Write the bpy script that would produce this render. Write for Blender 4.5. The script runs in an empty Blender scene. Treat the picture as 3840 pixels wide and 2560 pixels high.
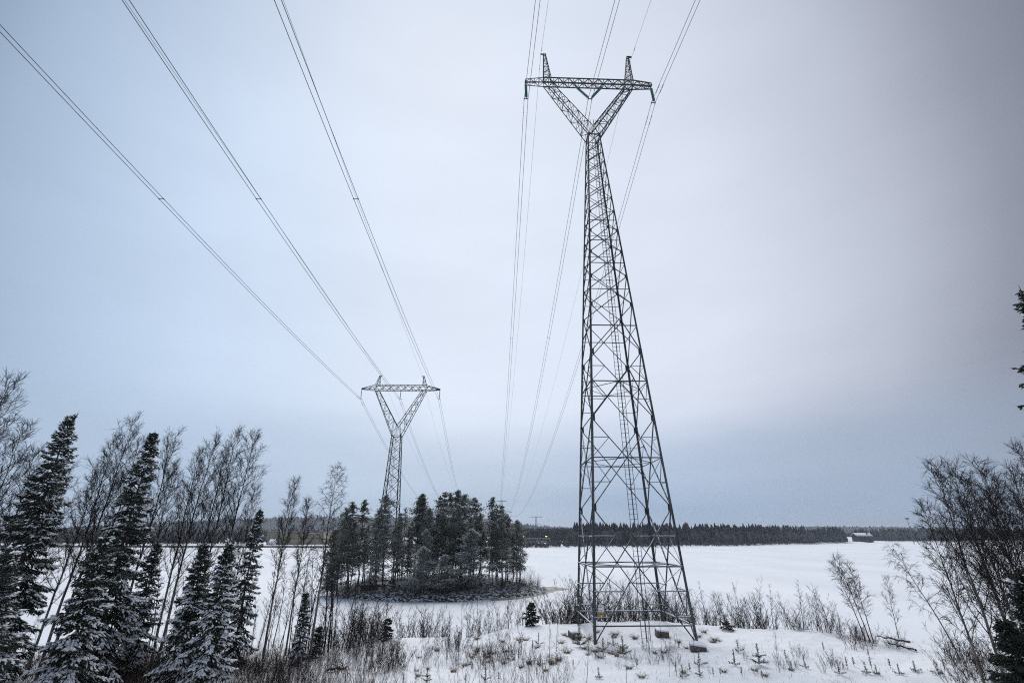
import bpy, math, random
import numpy as np
from mathutils import Matrix, Vector

# ------------------------------------------------------------------ camera, sky, sun, exposure
CZ = 10.4                      # camera height above the lake ice
FPX = 1813.0                   # focal length in photograph pixels
PITCH = 0.38042
scene = bpy.context.scene
COL = scene.collection
cam_d = bpy.data.cameras.new('camera')
cam_d.sensor_width = 36.0
cam_d.lens = FPX / 3840.0 * 36.0
cam_d.clip_start = 0.1
cam_d.clip_end = 20000.0
cam = bpy.data.objects.new('camera', cam_d)
cam.location = (0, 0, CZ)
cam.rotation_euler = (math.pi / 2 + PITCH, 0, 0)
COL.objects.link(cam)
scene.camera = cam

SUN_EL, SUN_AZ = math.radians(52), math.radians(-12)     # veiled sun, ahead and a little to the left
world = bpy.data.worlds.new('World')
scene.world = world
world.use_nodes = True


def build_world():
    nt = world.node_tree
    N, L = nt.nodes, nt.links
    N.clear()
    out = N.new('ShaderNodeOutputWorld')
    tc = N.new('ShaderNodeTexCoord')
    nrm = N.new('ShaderNodeVectorMath'); nrm.operation = 'NORMALIZE'
    L.new(tc.outputs['Generated'], nrm.inputs[0])
    sep = N.new('ShaderNodeSeparateXYZ'); L.new(nrm.outputs[0], sep.inputs[0])

    def ramp(src, stops, interp='EASE'):
        r = N.new('ShaderNodeValToRGB'); cr = r.color_ramp; cr.interpolation = interp
        while len(cr.elements) < len(stops):
            cr.elements.new(0.5)
        for e, (p, c) in zip(cr.elements, stops):
            e.position = p; e.color = (c[0], c[1], c[2], 1) if len(c) == 3 else c
        L.new(src, r.inputs[0]); return r.outputs[0]

    def math_n(op, a, b=None, c=None, clamp=False):
        m = N.new('ShaderNodeMath'); m.operation = op; m.use_clamp = clamp
        for i, v in enumerate((a, b, c)):
            if v is None: continue
            if hasattr(v, 'links'): L.new(v, m.inputs[i])
            else: m.inputs[i].default_value = v
        return m.outputs[0]

    def mix(f, a, b):
        m = N.new('ShaderNodeMix'); m.data_type = 'RGBA'
        if hasattr(f, 'links'): L.new(f, m.inputs[0])
        else: m.inputs[0].default_value = f
        for i, v in ((6, a), (7, b)):
            if hasattr(v, 'links'): L.new(v, m.inputs[i])
            else: m.inputs[i].default_value = (*v, 1)
        return m.outputs[2]

    # brightest where the sun sits behind the cloud, duller away from it
    d = Vector((-0.08, math.cos(math.radians(25)), math.sin(math.radians(25)))).normalized()
    dot = N.new('ShaderNodeVectorMath'); dot.operation = 'DOT_PRODUCT'
    L.new(nrm.outputs[0], dot.inputs[0]); dot.inputs[1].default_value = d
    glow = math_n('MULTIPLY_ADD', dot.outputs['Value'], 0.5, 0.5)
    # blue on the left, mauve grey on the right
    side = math_n('MULTIPLY_ADD', sep.outputs[0], 0.5, 0.5, clamp=True)
    edge = ramp(side, [(0.0, (0.07, 0.12, 0.20)), (0.25, (0.09, 0.15, 0.25)), (0.55, (0.36, 0.42, 0.50)), (0.80, (0.18, 0.195, 0.245)), (1.0, (0.14, 0.15, 0.18))])
    core = ramp(side, [(0.15, (0.475, 0.59, 0.745)), (0.45, (0.615, 0.675, 0.775)), (0.75, (0.595, 0.635, 0.735))])
    gf = ramp(glow, [(0.79, (0, 0, 0)), (0.82, (0.16, 0.16, 0.16)), (0.865, (0.56, 0.56, 0.56)), (0.90, (0.76, 0.76, 0.76)), (0.94, (0.95, 0.95, 0.95)), (0.985, (1, 1, 1))], 'LINEAR')
    cloud = mix(gf, edge, core)
    # slate band low over the horizon, deeper on the right
    noise = N.new('ShaderNodeTexNoise'); noise.inputs['Scale'].default_value = 2.2; noise.inputs['Detail'].default_value = 5
    sc = N.new('ShaderNodeMapping'); sc.inputs['Scale'].default_value = (1.0, 1.0, 4.5)
    L.new(nrm.outputs[0], sc.inputs[0]); L.new(sc.outputs[0], noise.inputs['Vector'])
    nz = math_n('SUBTRACT', noise.outputs[0], 0.5)
    el = math_n('MULTIPLY_ADD', nz, 0.10, sep.outputs[2])
    band = ramp(el, [(0.0, (0.80, 0.80, 0.80)), (0.05, (1, 1, 1)), (0.11, (0.72, 0.72, 0.72)), (0.27, (0, 0, 0))])
    slate = ramp(side, [(0.2, (0.34, 0.43, 0.56)), (0.48, (0.36, 0.44, 0.56)), (0.64, (0.27, 0.36, 0.50)), (0.80, (0.255, 0.325, 0.44)), (0.92, (0.24, 0.28, 0.36))])
    cloud = mix(band, cloud, slate)
    # soft unevenness of the cloud deck
    n2 = N.new('ShaderNodeTexNoise'); n2.inputs['Scale'].default_value = 3.0; n2.inputs['Detail'].default_value = 6
    L.new(nrm.outputs[0], n2.inputs['Vector'])
    n2m = N.new('ShaderNodeMapping'); n2m.inputs['Scale'].default_value = (0.8, 0.8, 2.6); n2m.inputs['Rotation'].default_value = (0, 0.12, 0)
    L.new(nrm.outputs[0], n2m.inputs[0]); L.new(n2m.outputs[0], n2.inputs['Vector'])
    var = math_n('MULTIPLY_ADD', n2.outputs[0], 0.22, 0.89)
    vm = N.new('ShaderNodeVectorMath'); vm.operation = 'SCALE'
    L.new(cloud, vm.inputs[0]); L.new(var, vm.inputs['Scale'])
    bg = N.new('ShaderNodeBackground'); L.new(vm.outputs[0], bg.inputs[0]); bg.inputs[1].default_value = 1.0
    sky = N.new('ShaderNodeTexSky'); sky.sky_type = 'NISHITA'; sky.sun_disc = False
    sky.sun_elevation = SUN_EL; sky.sun_rotation = SUN_AZ
    bg2 = N.new('ShaderNodeBackground'); L.new(sky.outputs[0], bg2.inputs[0]); bg2.inputs[1].default_value = 0.06
    mx = N.new('ShaderNodeMixShader'); mx.inputs[0].default_value = 0.06
    L.new(bg.outputs[0], mx.inputs[1]); L.new(bg2.outputs[0], mx.inputs[2])
    L.new(mx.outputs[0], out.inputs['Surface'])


build_world()
sun_d = bpy.data.lights.new('sun', 'SUN')
sun_d.energy = 1.5
sun_d.angle = math.radians(30)
sun_d.color = (1.0, 0.97, 0.93)
sun = bpy.data.objects.new('sun', sun_d)
sdir = Vector((math.sin(SUN_AZ) * math.cos(SUN_EL), math.cos(SUN_AZ) * math.cos(SUN_EL), math.sin(SUN_EL)))
sun.rotation_euler = sdir.to_track_quat('Z', 'Y').to_euler()
sun.location = (0, 0, 80)
COL.objects.link(sun)
scene.view_settings.view_transform = 'Standard'
scene.view_settings.look = 'None'
scene.view_settings.exposure = 0.34
scene.view_settings.gamma = 1.0
scene.cycles.max_bounces = 6
scene.cycles.volume_bounces = 1
scene.cycles.use_denoising = False
scene.cycles.filter_width = 1.15

# ------------------------------------------------------------------ helpers
R = random.Random(7)
CP, SP = math.cos(PITCH), math.sin(PITCH)


def ray(px, py):
    u, v = (px - 1920) / FPX, (1280 - py) / FPX
    return (u, CP - v * SP, SP + v * CP)


def at_y(px, py, y):
    r = ray(px, py); t = y / r[1]
    return Vector((r[0] * t, y, CZ + r[2] * t))


def at_z(px, py, z):
    r = ray(px, py); t = (z - CZ) / r[2]
    return Vector((r[0] * t, r[1] * t, z))


def to_px(p):
    x, y, z = p[0], p[1], p[2] - CZ
    d = y * CP + z * SP
    return 1920 + FPX * x / d, 1280 - FPX * (-y * SP + z * CP) / d


def sstep(x, a, b):
    t = np.clip((np.asarray(x, float) - a) / (b - a), 0, 1)
    return t * t * (3 - 2 * t)


def wob(x, y, s, k):
    return (np.sin(x * s + 1.7 * k + 0.6 * np.sin(y * s * 1.3 + k)) + np.sin(y * s * 1.13 + 2.3 * k + 0.8 * np.sin(x * s * 0.7 + 2 * k))
            + np.sin((x + y) * s * 0.71 + 0.9 * k) + np.sin((x - y) * s * 0.83 + 3.1 * k)) * 0.25


EX = [-3000, -80, -40, -20, -6, 0, 4, 14, 20, 26, 34, 45, 80, 3000]
EY = [10, 27, 34, 38, 41.0, 41.5, 42, 42.5, 39.5, 35.5, 32, 30, 26, 10]


def edge_y(x):
    return np.interp(x, EX, EY)


def ground(x, y):
    x = np.asarray(x, float); y = np.asarray(y, float)
    top = 3.35 + 0.75 * sstep(x, -3.5, 1.5)
    top = top + 4.9 * (1 - sstep(y, 1.0, 20.0)) + 0.5 * sstep(x, 14, 30) * (1 - sstep(y, 22, 34))
    top = top + 0.16 * wob(x, y, 0.55, 1) + 0.09 * wob(x, y, 1.7, 2) + 0.045 * wob(x, y, 4.6, 3)
    top = top + 0.25 * np.exp(-((x - 8) / 6.5) ** 2 - ((y - 40.5) / 1.6) ** 2)
    d = y - edge_y(x) + 0.9 * wob(x, y, 0.4, 5)
    f = sstep(d, -0.3, 13.5)
    return top * (1 - f) + (-0.8) * f


def gz(x, y):
    return float(ground(x, y))


def on_ground(px, py):
    r = ray(px, py); t = 8.0
    for i in range(900):
        p = (r[0] * t, r[1] * t, CZ + r[2] * t)
        if p[2] <= max(gz(p[0], p[1]), 0.0): break
        t += 0.08
    return Vector((p[0], p[1], gz(p[0], p[1])))


def raw_mesh(name, V, F, mats=(), smooth=False):
    """V (n,3); F (m,k) equal-sized faces"""
    V = np.asarray(V, np.float32); F = np.asarray(F, np.int32)
    me = bpy.data.meshes.new(name)
    m, k = F.shape
    me.vertices.add(len(V)); me.vertices.foreach_set('co', V.ravel())
    me.loops.add(m * k); me.loops.foreach_set('vertex_index', F.ravel())
    me.polygons.add(m)
    me.polygons.foreach_set('loop_start', np.arange(m, dtype=np.int32) * k)
    if smooth: me.polygons.foreach_set('use_smooth', np.ones(m, bool))
    me.update(calc_edges=True)
    for mt in mats: me.materials.append(mt)
    return me


def link(name, data, parent=None, mat=None, loc=None):
    o = bpy.data.objects.new(name, data)
    COL.objects.link(o)
    if mat is not None: data.materials.append(mat)
    if parent is not None: o.parent = parent
    if loc is not None: o.location = loc
    return o


def tag(o, label=None, cat=None, group=None, kind=None):
    if label: o['label'] = label
    if cat: o['category'] = cat
    if group: o['group'] = group
    if kind: o['kind'] = kind
    return o


def empty(name, loc=(0, 0, 0), rz=0.0):
    o = bpy.data.objects.new(name, None)
    o.empty_display_size = 0.2
    COL.objects.link(o); o.location = loc; o.rotation_euler = (0, 0, rz)
    return o


def copy_tree(o, parent=None):
    c = o.copy(); COL.objects.link(c); c.parent = parent
    for ch in o.children:
        copy_tree(ch, c)
    return c


ONES = ['zeroth', 'first', 'second', 'third', 'fourth', 'fifth', 'sixth', 'seventh', 'eighth', 'ninth', 'tenth', 'eleventh', 'twelfth', 'thirteenth', 'fourteenth',
        'fifteenth', 'sixteenth', 'seventeenth', 'eighteenth', 'nineteenth']
TENS = {2: 'twent', 3: 'thirt', 4: 'fort', 5: 'fift', 6: 'sixt', 7: 'sevent', 8: 'eight', 9: 'ninet'}


def ordinal(n):
    if n < 20: return ONES[n]
    if n >= 100: return 'hundred and ' + ordinal(n - 100) if n > 100 else 'hundredth'
    t, u = divmod(n, 10)
    return TENS[t] + ('ieth' if u == 0 else 'y-' + ONES[u])


def label_row(objs, fmt, cat, group):
    """labels a row of alike things by their order from left to right"""
    objs.sort(key=lambda o: to_px(o.matrix_world.translation if False else o.location)[0])
    for i, o in enumerate(objs):
        tag(o, fmt.format(ordinal(i + 1)).replace('first of', 'leftmost of'), cat, group)


# ------------------------------------------------------------------ materials
def new_mat(name):
    m = bpy.data.materials.new(name); m.use_nodes = True
    nt = m.node_tree
    return m, nt.nodes, nt.links, nt.nodes['Principled BSDF']


def noise_col(name, c1, c2, scale, rough=0.8, bump=0.0, bscale=None, detail=6, snow=None, metallic=0.0, coord='Object', spec=0.3, stretch=None, island=0.0):
    """two-tone noise colour, optional bump; snow=(lo, hi, amount) lays snow on faces that look up"""
    m, N, L, b = new_mat(name)
    tc = N.new('ShaderNodeTexCoord')
    vec = tc.outputs[coord]
    if stretch:
        mp = N.new('ShaderNodeMapping'); mp.inputs['Scale'].default_value = stretch
        L.new(vec, mp.inputs[0]); vec = mp.outputs[0]
    n = N.new('ShaderNodeTexNoise'); n.inputs['Scale'].default_value = scale; n.inputs['Detail'].default_value = detail
    L.new(vec, n.inputs['Vector'])
    r = N.new('ShaderNodeValToRGB'); r.color_ramp.elements[0].position = 0.35; r.color_ramp.elements[1].position = 0.65
    r.color_ramp.elements[0].color = (*c1, 1); r.color_ramp.elements[1].color = (*c2, 1)
    L.new(n.outputs[0], r.inputs[0])
    col = r.outputs[0]
    if island:
        g = N.new('ShaderNodeNewGeometry')
        hsv = N.new('ShaderNodeHueSaturation'); L.new(col, hsv.inputs['Color'])
        ma = N.new('ShaderNodeMath'); ma.operation = 'MULTIPLY_ADD'; ma.inputs[1].default_value = island; ma.inputs[2].default_value = 1 - island / 2
        L.new(g.outputs['Random Per Island'], ma.inputs[0]); L.new(ma.outputs[0], hsv.inputs['Value'])
        col = hsv.outputs[0]
    if snow:
        g = N.new('ShaderNodeNewGeometry'); s = N.new('ShaderNodeSeparateXYZ'); L.new(g.outputs['Normal'], s.inputs[0])
        n2 = N.new('ShaderNodeTexNoise'); n2.inputs['Scale'].default_value = snow[3] if len(snow) > 3 else 1.5; n2.inputs['Detail'].default_value = 3
        L.new(g.outputs['Position'], n2.inputs['Vector'])
        ad = N.new('ShaderNodeMath'); ad.operation = 'MULTIPLY_ADD'; ad.inputs[1].default_value = 1.3; L.new(n2.outputs[0], ad.inputs[0])
        sb = N.new('ShaderNodeMath'); sb.operation = 'SUBTRACT'; L.new(s.outputs[2], sb.inputs[0]); sb.inputs[1].default_value = 0.65
        L.new(sb.outputs[0], ad.inputs[2])
        mr = N.new('ShaderNodeMapRange'); mr.inputs[1].default_value = snow[0]; mr.inputs[2].default_value = snow[1]; mr.inputs[4].default_value = snow[2]
        L.new(ad.outputs[0], mr.inputs[0])
        mx = N.new('ShaderNodeMix'); mx.data_type = 'RGBA'; L.new(mr.outputs[0], mx.inputs[0]); L.new(col, mx.inputs[6]); mx.inputs[7].default_value = (0.80, 0.83, 0.88, 1)
        col = mx.outputs[2]
    L.new(col, b.inputs['Base Color'])
    b.inputs['Roughness'].default_value = rough
    b.inputs['Metallic'].default_value = metallic
    b.inputs['Specular IOR Level'].default_value = spec
    if bump:
        nb = N.new('ShaderNodeTexNoise'); nb.inputs['Scale'].default_value = bscale or scale * 4; nb.inputs['Detail'].default_value = 8
        L.new(vec, nb.inputs['Vector'])
        bp = N.new('ShaderNodeBump'); bp.inputs['Strength'].default_value = bump; bp.inputs['Distance'].default_value = 0.05
        L.new(nb.outputs[0], bp.inputs['Height']); L.new(bp.outputs[0], b.inputs['Normal'])
    return m


M = {}
M['snow'] = noise_col('snow', (0.82, 0.84, 0.87), (0.88, 0.89, 0.91), 0.5, 0.75, 0.35, 7.0)
M['snow_pad'] = noise_col('snow_pad', (0.78, 0.80, 0.85), (0.88, 0.89, 0.92), 3.0, 0.8)
M['lake'] = noise_col('lake_snow', (0.785, 0.81, 0.855), (0.895, 0.905, 0.92), 0.04, 0.7, 0.3, 1.2, stretch=(1, 0.35, 1))
M['ice'] = noise_col('thin_ice', (0.42, 0.49, 0.50), (0.60, 0.66, 0.68), 0.35, 0.45)
M['mud_ice'] = noise_col('silty_ice', (0.25, 0.22, 0.18), (0.44, 0.41, 0.36), 0.25, 0.6)
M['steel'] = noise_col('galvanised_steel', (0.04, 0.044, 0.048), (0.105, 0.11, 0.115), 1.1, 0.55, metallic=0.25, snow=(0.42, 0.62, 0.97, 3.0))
M['steel_dark'] = noise_col('backlit_dark_steel', (0.030, 0.034, 0.038), (0.06, 0.066, 0.072), 2.0, 0.6, metallic=0.2)  # darker copy of the pylon steel, backlight put into the colour; fittings share it
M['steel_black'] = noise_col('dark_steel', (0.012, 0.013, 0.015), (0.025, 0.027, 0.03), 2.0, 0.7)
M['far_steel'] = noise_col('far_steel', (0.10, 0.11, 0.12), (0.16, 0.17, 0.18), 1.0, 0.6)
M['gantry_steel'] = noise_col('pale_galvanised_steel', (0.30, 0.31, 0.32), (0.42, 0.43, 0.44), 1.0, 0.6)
M['cable'] = noise_col('aluminium_cable', (0.05, 0.05, 0.055), (0.08, 0.08, 0.085), 3.0, 0.6, metallic=0.2)
M['glass'] = noise_col('green_glass', (0.010, 0.10, 0.082), (0.025, 0.16, 0.13), 6.0, 0.15, spec=0.6)
M['concrete'] = noise_col('concrete', (0.10, 0.075, 0.07), (0.17, 0.13, 0.12), 4.0, 0.9, 0.4)
M['needle'] = noise_col('spruce_needles', (0.009, 0.015, 0.008), (0.021, 0.031, 0.016), 1.5, 0.7, island=0.7, snow=(0.80, 0.95, 0.6, 1.3))
M['needle_dark'] = noise_col('spruce_needles_bare', (0.008, 0.013, 0.009), (0.018, 0.026, 0.017), 1.5, 0.7, island=0.7)
M['pine'] = noise_col('pine_needles', (0.028, 0.036, 0.014), (0.066, 0.076, 0.034), 0.5, 0.7, island=1.2, snow=(0.74, 0.86, 0.85, 0.6))
M['pine_frost'] = noise_col('frosted_pine_needles', (0.032, 0.040, 0.018), (0.072, 0.082, 0.042), 0.5, 0.7, island=1.2, snow=(0.50, 0.68, 0.85, 0.9))
M['pine_trunk'] = noise_col('pine_bark', (0.045, 0.032, 0.025), (0.12, 0.088, 0.068), 3.0, 0.9)
M['birch_bark'] = noise_col('birch_bark', (0.05, 0.042, 0.036), (0.24, 0.21, 0.18), 3.5, 0.8, stretch=(1, 1, 0.35))
M['spruce_bark'] = noise_col('spruce_bark', (0.035, 0.028, 0.023), (0.07, 0.056, 0.047), 5.0, 0.9)
M['twig'] = noise_col('bare_twigs', (0.013, 0.010, 0.011), (0.030, 0.022, 0.023), 2.0, 0.8)
M['twig_red'] = noise_col('willow_twigs', (0.018, 0.011, 0.011), (0.042, 0.026, 0.024), 2.0, 0.8)
M['undergrowth'] = noise_col('undergrowth_twigs', (0.030, 0.017, 0.013), (0.085, 0.050, 0.038), 1.5, 0.9)
M['dry'] = noise_col('dry_grass', (0.11, 0.075, 0.045), (0.24, 0.17, 0.11), 3.0, 0.9)
M['seedling'] = noise_col('seedling_needles', (0.045, 0.042, 0.026), (0.10, 0.085, 0.055), 4.0, 0.8, island=0.6, snow=(0.75, 1.0, 0.8, 4.0))
M['floor'] = noise_col('heath_under_snow', (0.035, 0.030, 0.027), (0.62, 0.64, 0.68), 2.2, 0.9, 0.6, 4.0, detail=9)
_r = [n for n in M['floor'].node_tree.nodes if n.type == 'VALTORGB'][0].color_ramp
_r.elements[0].position = 0.47; _r.elements[1].position = 0.56
M['forest'] = noise_col('far_conifers', (0.012, 0.017, 0.014), (0.030, 0.036, 0.032), 0.02, 0.9, island=0.8)
M['forest_bare'] = noise_col('far_bare_trees', (0.045, 0.038, 0.040), (0.075, 0.062, 0.064), 0.02, 0.9, island=0.6)
M['hill'] = noise_col('far_hill', (0.022, 0.026, 0.028), (0.06, 0.064, 0.07), 0.05, 0.95)
M['bank'] = noise_col('stone_bank', (0.035, 0.028, 0.025), (0.09, 0.075, 0.062), 0.6, 0.9, 0.6)
M['olive'] = noise_col('olive_cladding', (0.21, 0.175, 0.12), (0.27, 0.23, 0.165), 0.3, 0.7)
M['sand'] = noise_col('sand_cladding', (0.33, 0.27, 0.19), (0.42, 0.35, 0.26), 0.3, 0.8)
M['cream'] = noise_col('cream_cladding', (0.48, 0.44, 0.32), (0.56, 0.51, 0.39), 0.3, 0.8)
M['white'] = noise_col('white_paint', (0.70, 0.71, 0.72), (0.80, 0.80, 0.80), 2.0, 0.6)
M['yellow'] = noise_col('yellow_paint', (0.50, 0.26, 0.005), (0.60, 0.33, 0.01), 6.0, 0.5)
M['black'] = noise_col('black_paint', (0.015, 0.015, 0.015), (0.03, 0.03, 0.03), 4.0, 0.6)
M['red_board'] = noise_col('red_boards', (0.035, 0.014, 0.014), (0.06, 0.022, 0.022), 0.8, 0.85)
M['window'] = noise_col('dark_window', (0.02, 0.025, 0.03), (0.04, 0.045, 0.05), 1.0, 0.2)


def lamp_mat():
    m, N, L, b = new_mat('sodium_lamp')
    b.inputs['Base Color'].default_value = (1, 0.55, 0.15, 1)
    b.inputs['Emission Color'].default_value = (1.0, 0.42, 0.08, 1)
    b.inputs['Emission Strength'].default_value = 9.0
    return m


M['lamp'] = lamp_mat()


# ------------------------------------------------------------------ shape collectors
class Segs:
    """tapered rods gathered into one mesh"""
    def __init__(s): s.a = []; s.b = []; s.r = []

    def add(s, a, b, ra, rb): s.a.append(tuple(a)); s.b.append(tuple(b)); s.r.append((ra, rb))

    def line(s, pts, rads):
        for i in range(len(pts) - 1): s.add(pts[i], pts[i + 1], rads[i], rads[i + 1])

    def mesh(s, name, sides=3, smooth=True, flat=1.0):
        A = np.array(s.a, float); B = np.array(s.b, float); Rr = np.array(s.r, float)
        d = B - A; ln = np.linalg.norm(d, axis=1, keepdims=True); d = d / np.maximum(ln, 1e-9)
        ref = np.where(np.abs(d[:, 2:3]) < 0.9, np.array([[0, 0, 1.0]]), np.array([[1.0, 0, 0]]))
        x = np.cross(d, ref); x /= np.linalg.norm(x, axis=1, keepdims=True)
        y = np.cross(x, d)
        n = len(A); k = sides
        V = np.empty((n, 2 * k, 3))
        for i in range(k):
            t = 2 * math.pi * i / k + math.pi / 2
            off = x * math.cos(t) + y * math.sin(t) * flat
            V[:, i] = A + off * Rr[:, :1]; V[:, k + i] = B + off * Rr[:, 1:]
        base = (np.arange(n) * 2 * k)[:, None]
        F = np.concatenate([np.stack([base[:, 0] + i, base[:, 0] + (i + 1) % k, base[:, 0] + k + (i + 1) % k, base[:, 0] + k + i], 1) for i in range(k)])
        return raw_mesh(name, V.reshape(-1, 3), F, smooth=smooth)


class Spikes:
    """slender three-sided double pyramids: needle shoots, snow pads, grass blades"""
    def __init__(s): s.a = []; s.b = []; s.w = []; s.m = []

    def add(s, a, b, w, mid=0.4): s.a.append(tuple(a)); s.b.append(tuple(b)); s.w.append(w); s.m.append(mid)

    def mesh(s, name, flat=1.0, smooth=False, one=False):
        A = np.array(s.a, float); B = np.array(s.b, float); W = np.array(s.w, float)[:, None]; Md = np.array(s.m, float)[:, None]
        d = B - A; ln = np.linalg.norm(d, axis=1, keepdims=True); d = d / np.maximum(ln, 1e-9)
        ref = np.where(np.abs(d[:, 2:3]) < 0.92, np.array([[0, 0, 1.0]]), np.array([[1.0, 0, 0]]))
        x = np.cross(d, ref); x /= np.linalg.norm(x, axis=1, keepdims=True)
        y = np.cross(x, d)
        C = A + (B - A) * Md
        n = len(A)
        V = np.empty((n, 5, 3)); V[:, 0] = A; V[:, 4] = B
        for i in range(3):
            t = 2 * math.pi * i / 3 + math.pi / 2
            V[:, 1 + i] = C + (x * math.cos(t) + y * math.sin(t) * flat) * W
        b = np.arange(n) * 5
        if one:
            F = np.concatenate([np.stack([b + 1 + i, b + 1 + (i + 1) % 3, b + 4], 1) for i in range(3)])
        else:
            F = np.concatenate([np.stack([b, b + 1 + (i + 1) % 3, b + 1 + i], 1) for i in range(3)] + [np.stack([b + 1 + i, b + 1 + (i + 1) % 3, b + 4], 1) for i in range(3)])
        return raw_mesh(name, V.reshape(-1, 3), F, smooth=smooth)


def box_mesh(name, x0, x1, y0, y1, z0, z1):
    V = [(x, y, z) for z in (z0, z1) for y in (y0, y1) for x in (x0, x1)]
    F = [(0, 2, 3, 1), (4, 5, 7, 6), (0, 1, 5, 4), (2, 6, 7, 3), (0, 4, 6, 2), (1, 3, 7, 5)]
    return raw_mesh(name, V, F)


# ------------------------------------------------------------------ terrain and water
def grid_mesh(name, xs, ys, zf):
    X, Y = np.meshgrid(xs, ys)
    Z = zf(X, Y)
    nx, ny = len(xs), len(ys)
    V = np.stack([X, Y, Z], -1).reshape(-1, 3)
    i = (np.arange(ny - 1)[:, None] * nx + np.arange(nx - 1)[None]).ravel()
    F = np.stack([i, i + 1, i + nx + 1, i + nx], 1)
    return raw_mesh(name, V, F, smooth=True)


xs = np.concatenate([[-2500, -1200, -600, -300, -180, -120, -90], np.arange(-70, -42, 1.5), np.arange(-42, 42, 0.22), np.arange(42, 70, 1.5), [75, 90, 120, 180, 300, 600, 1200, 2500]])
ys = np.concatenate([[-900, -400, -150, -80, -40, -20, -10, -5], np.arange(0, 18, 0.8), np.arange(18, 48, 0.2), np.arange(48, 62, 1.0)])
tag(link('snow_ground', grid_mesh('snow_ground', xs, ys, ground), None, M['snow']), 'snow-covered bank sloping from the camera to the lake', kind='structure')

SX = [-4000, -900, -400, -195, -60, 24, 100, 200, 327, 552, 1100, 4000]
SY = [700, 540, 485, 468, 440, 424, 440, 500, 595, 786, 1000, 1500]


def shore_y(x): return np.interp(x, SX, SY)


def far_ground(x, y):
    s = y - shore_y(x)
    z = -0.6 + 2.4 * sstep(s, -4, 18) + 4.0 * sstep(s, 30, 400)
    z = z + 0.5 * wob(x, y, 0.05, 3)
    z = z + 66 * np.exp(-((x + 900) / 900) ** 2 - ((y - 2300) / 500) ** 2)
    z = z + 50 * np.exp(-((x + 250) / 350) ** 2 - ((y - 2700) / 400) ** 2)
    z = z + 3.5 * np.exp(-((x - 62) / 75) ** 2 - ((y - 950) / 180) ** 2)
    z = z + 34 * np.exp(-((x - 1500) / 1100) ** 2 - ((y - 2600) / 600) ** 2)
    return z


ys2 = np.concatenate([np.arange(400, 1000, 8.0), np.arange(1000, 3600, 60.0), [4000, 5000, 7000, 9000]])
xs2 = np.concatenate([[-9000, -5000], np.arange(-3500, -800, 90), np.arange(-800, 1100, 10), np.arange(1100, 3600, 90), [5000, 9000]])
tag(link('far_shore', grid_mesh('far_shore', xs2, ys2, far_ground), None, M['snow']), 'snowy far shore and low hills beyond the lake', kind='structure')
tag(link('frozen_lake', grid_mesh('frozen_lake', np.array([-4000., -1000, -400, -100, 100, 400, 1000, 4000]), np.array([8., 60, 120, 250, 500, 900, 1600]), lambda x, y: x * 0.0), None, M['lake']),
    'frozen lake covered in flat white snow', kind='structure')

# island -----------------------------------------------------------
ICX, ICY = -14.5, 107.5


def island_r(th):
    c, s = np.cos(th), np.sin(th)
    r = 1.0 / np.sqrt((c / 20.8) ** 2 + (s / 15.8) ** 2)
    return r * (1 + 0.035 * np.sin(3 * th + 0.7) + 0.03 * np.sin(5 * th + 2) + 0.02 * np.sin(9 * th))


def island_z(x, y):
    dx, dy = np.asarray(x, float) - ICX, np.asarray(y, float) - ICY
    q = np.hypot(dx, dy) / island_r(np.arctan2(dy, dx))
    h = 2.1 * (1 - np.clip(q, 0, 1.3) ** 2.2) + 0.35 * (1 - sstep(q, 0.9, 1.0))
    return np.maximum(h, -0.4) + 0.16 * wob(x, y, 0.8, 4) * (q < 1) + 0.08 * wob(x, y, 2.3, 6) * (q < 1)


nr, nt_ = 40, 150
th = np.linspace(0, 2 * math.pi, nt_, endpoint=False)
V = [(ICX, ICY, float(island_z(ICX, ICY)))]
for i in range(1, nr + 1):
    rr = island_r(th) * (i / nr) * 1.06
    X, Y = ICX + rr * np.cos(th), ICY + rr * np.sin(th)
    V += list(zip(X, Y, island_z(X, Y)))
F = []
for i in range(nr - 1):
    for j in range(nt_):
        a = 1 + i * nt_ + j; b = 1 + i * nt_ + (j + 1) % nt_
        F.append((a, b, b + nt_, a + nt_))
for j in range(0, nt_, 2):
    F.append((0, 1 + j, 1 + (j + 1) % nt_, 1 + (j + 2) % nt_))
tag(link('island', raw_mesh('island', V, F, smooth=True), None, M['floor']), 'small wooded island of heath and snow in the lake', kind='structure')


def sheet(name, ring_in, ring_out, z, mat, label):
    n = len(ring_in)
    V = [(x, y, z) for x, y in ring_in] + [(x, y, z) for x, y in ring_out]
    F = [(j, j + 1, n + j + 1, n + j) for j in range(n - 1)]
    return tag(link(name, raw_mesh(name, V, F), None, mat), label, kind='structure')


a1 = np.radians(np.linspace(165, 345, 120))
ri = island_r(a1) * 0.97
w = 0.35 + 1.2 * np.exp(-((np.degrees(a1) - 262) / 22) ** 2) + 0.5 * np.exp(-((np.degrees(a1) - 215) / 25) ** 2) + 0.25 * np.sin(a1 * 23) * np.sin(a1 * 9)
ro = island_r(a1) + np.maximum(w, 0.1)
sheet('shore_ice', list(zip(ICX + ri * np.cos(a1), ICY + ri * np.sin(a1))), list(zip(ICX + ro * np.cos(a1), ICY + ro * np.sin(a1))), 0.006, M['ice'], 'grey green strip of bare ice along the island shore')
# silty patch off the right tip of the island
pa = [at_z(px, py, 0) for px, py in ((1830, 2240), (1880, 2226), (1930, 2212), (1985, 2203), (2040, 2199), (2090, 2200), (2125, 2206))]
pb = [at_z(px, py, 0) for px, py in ((1840, 2252), (1890, 2250), (1940, 2246), (1995, 2238), (2045, 2227), (2090, 2215), (2130, 2209))]


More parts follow.
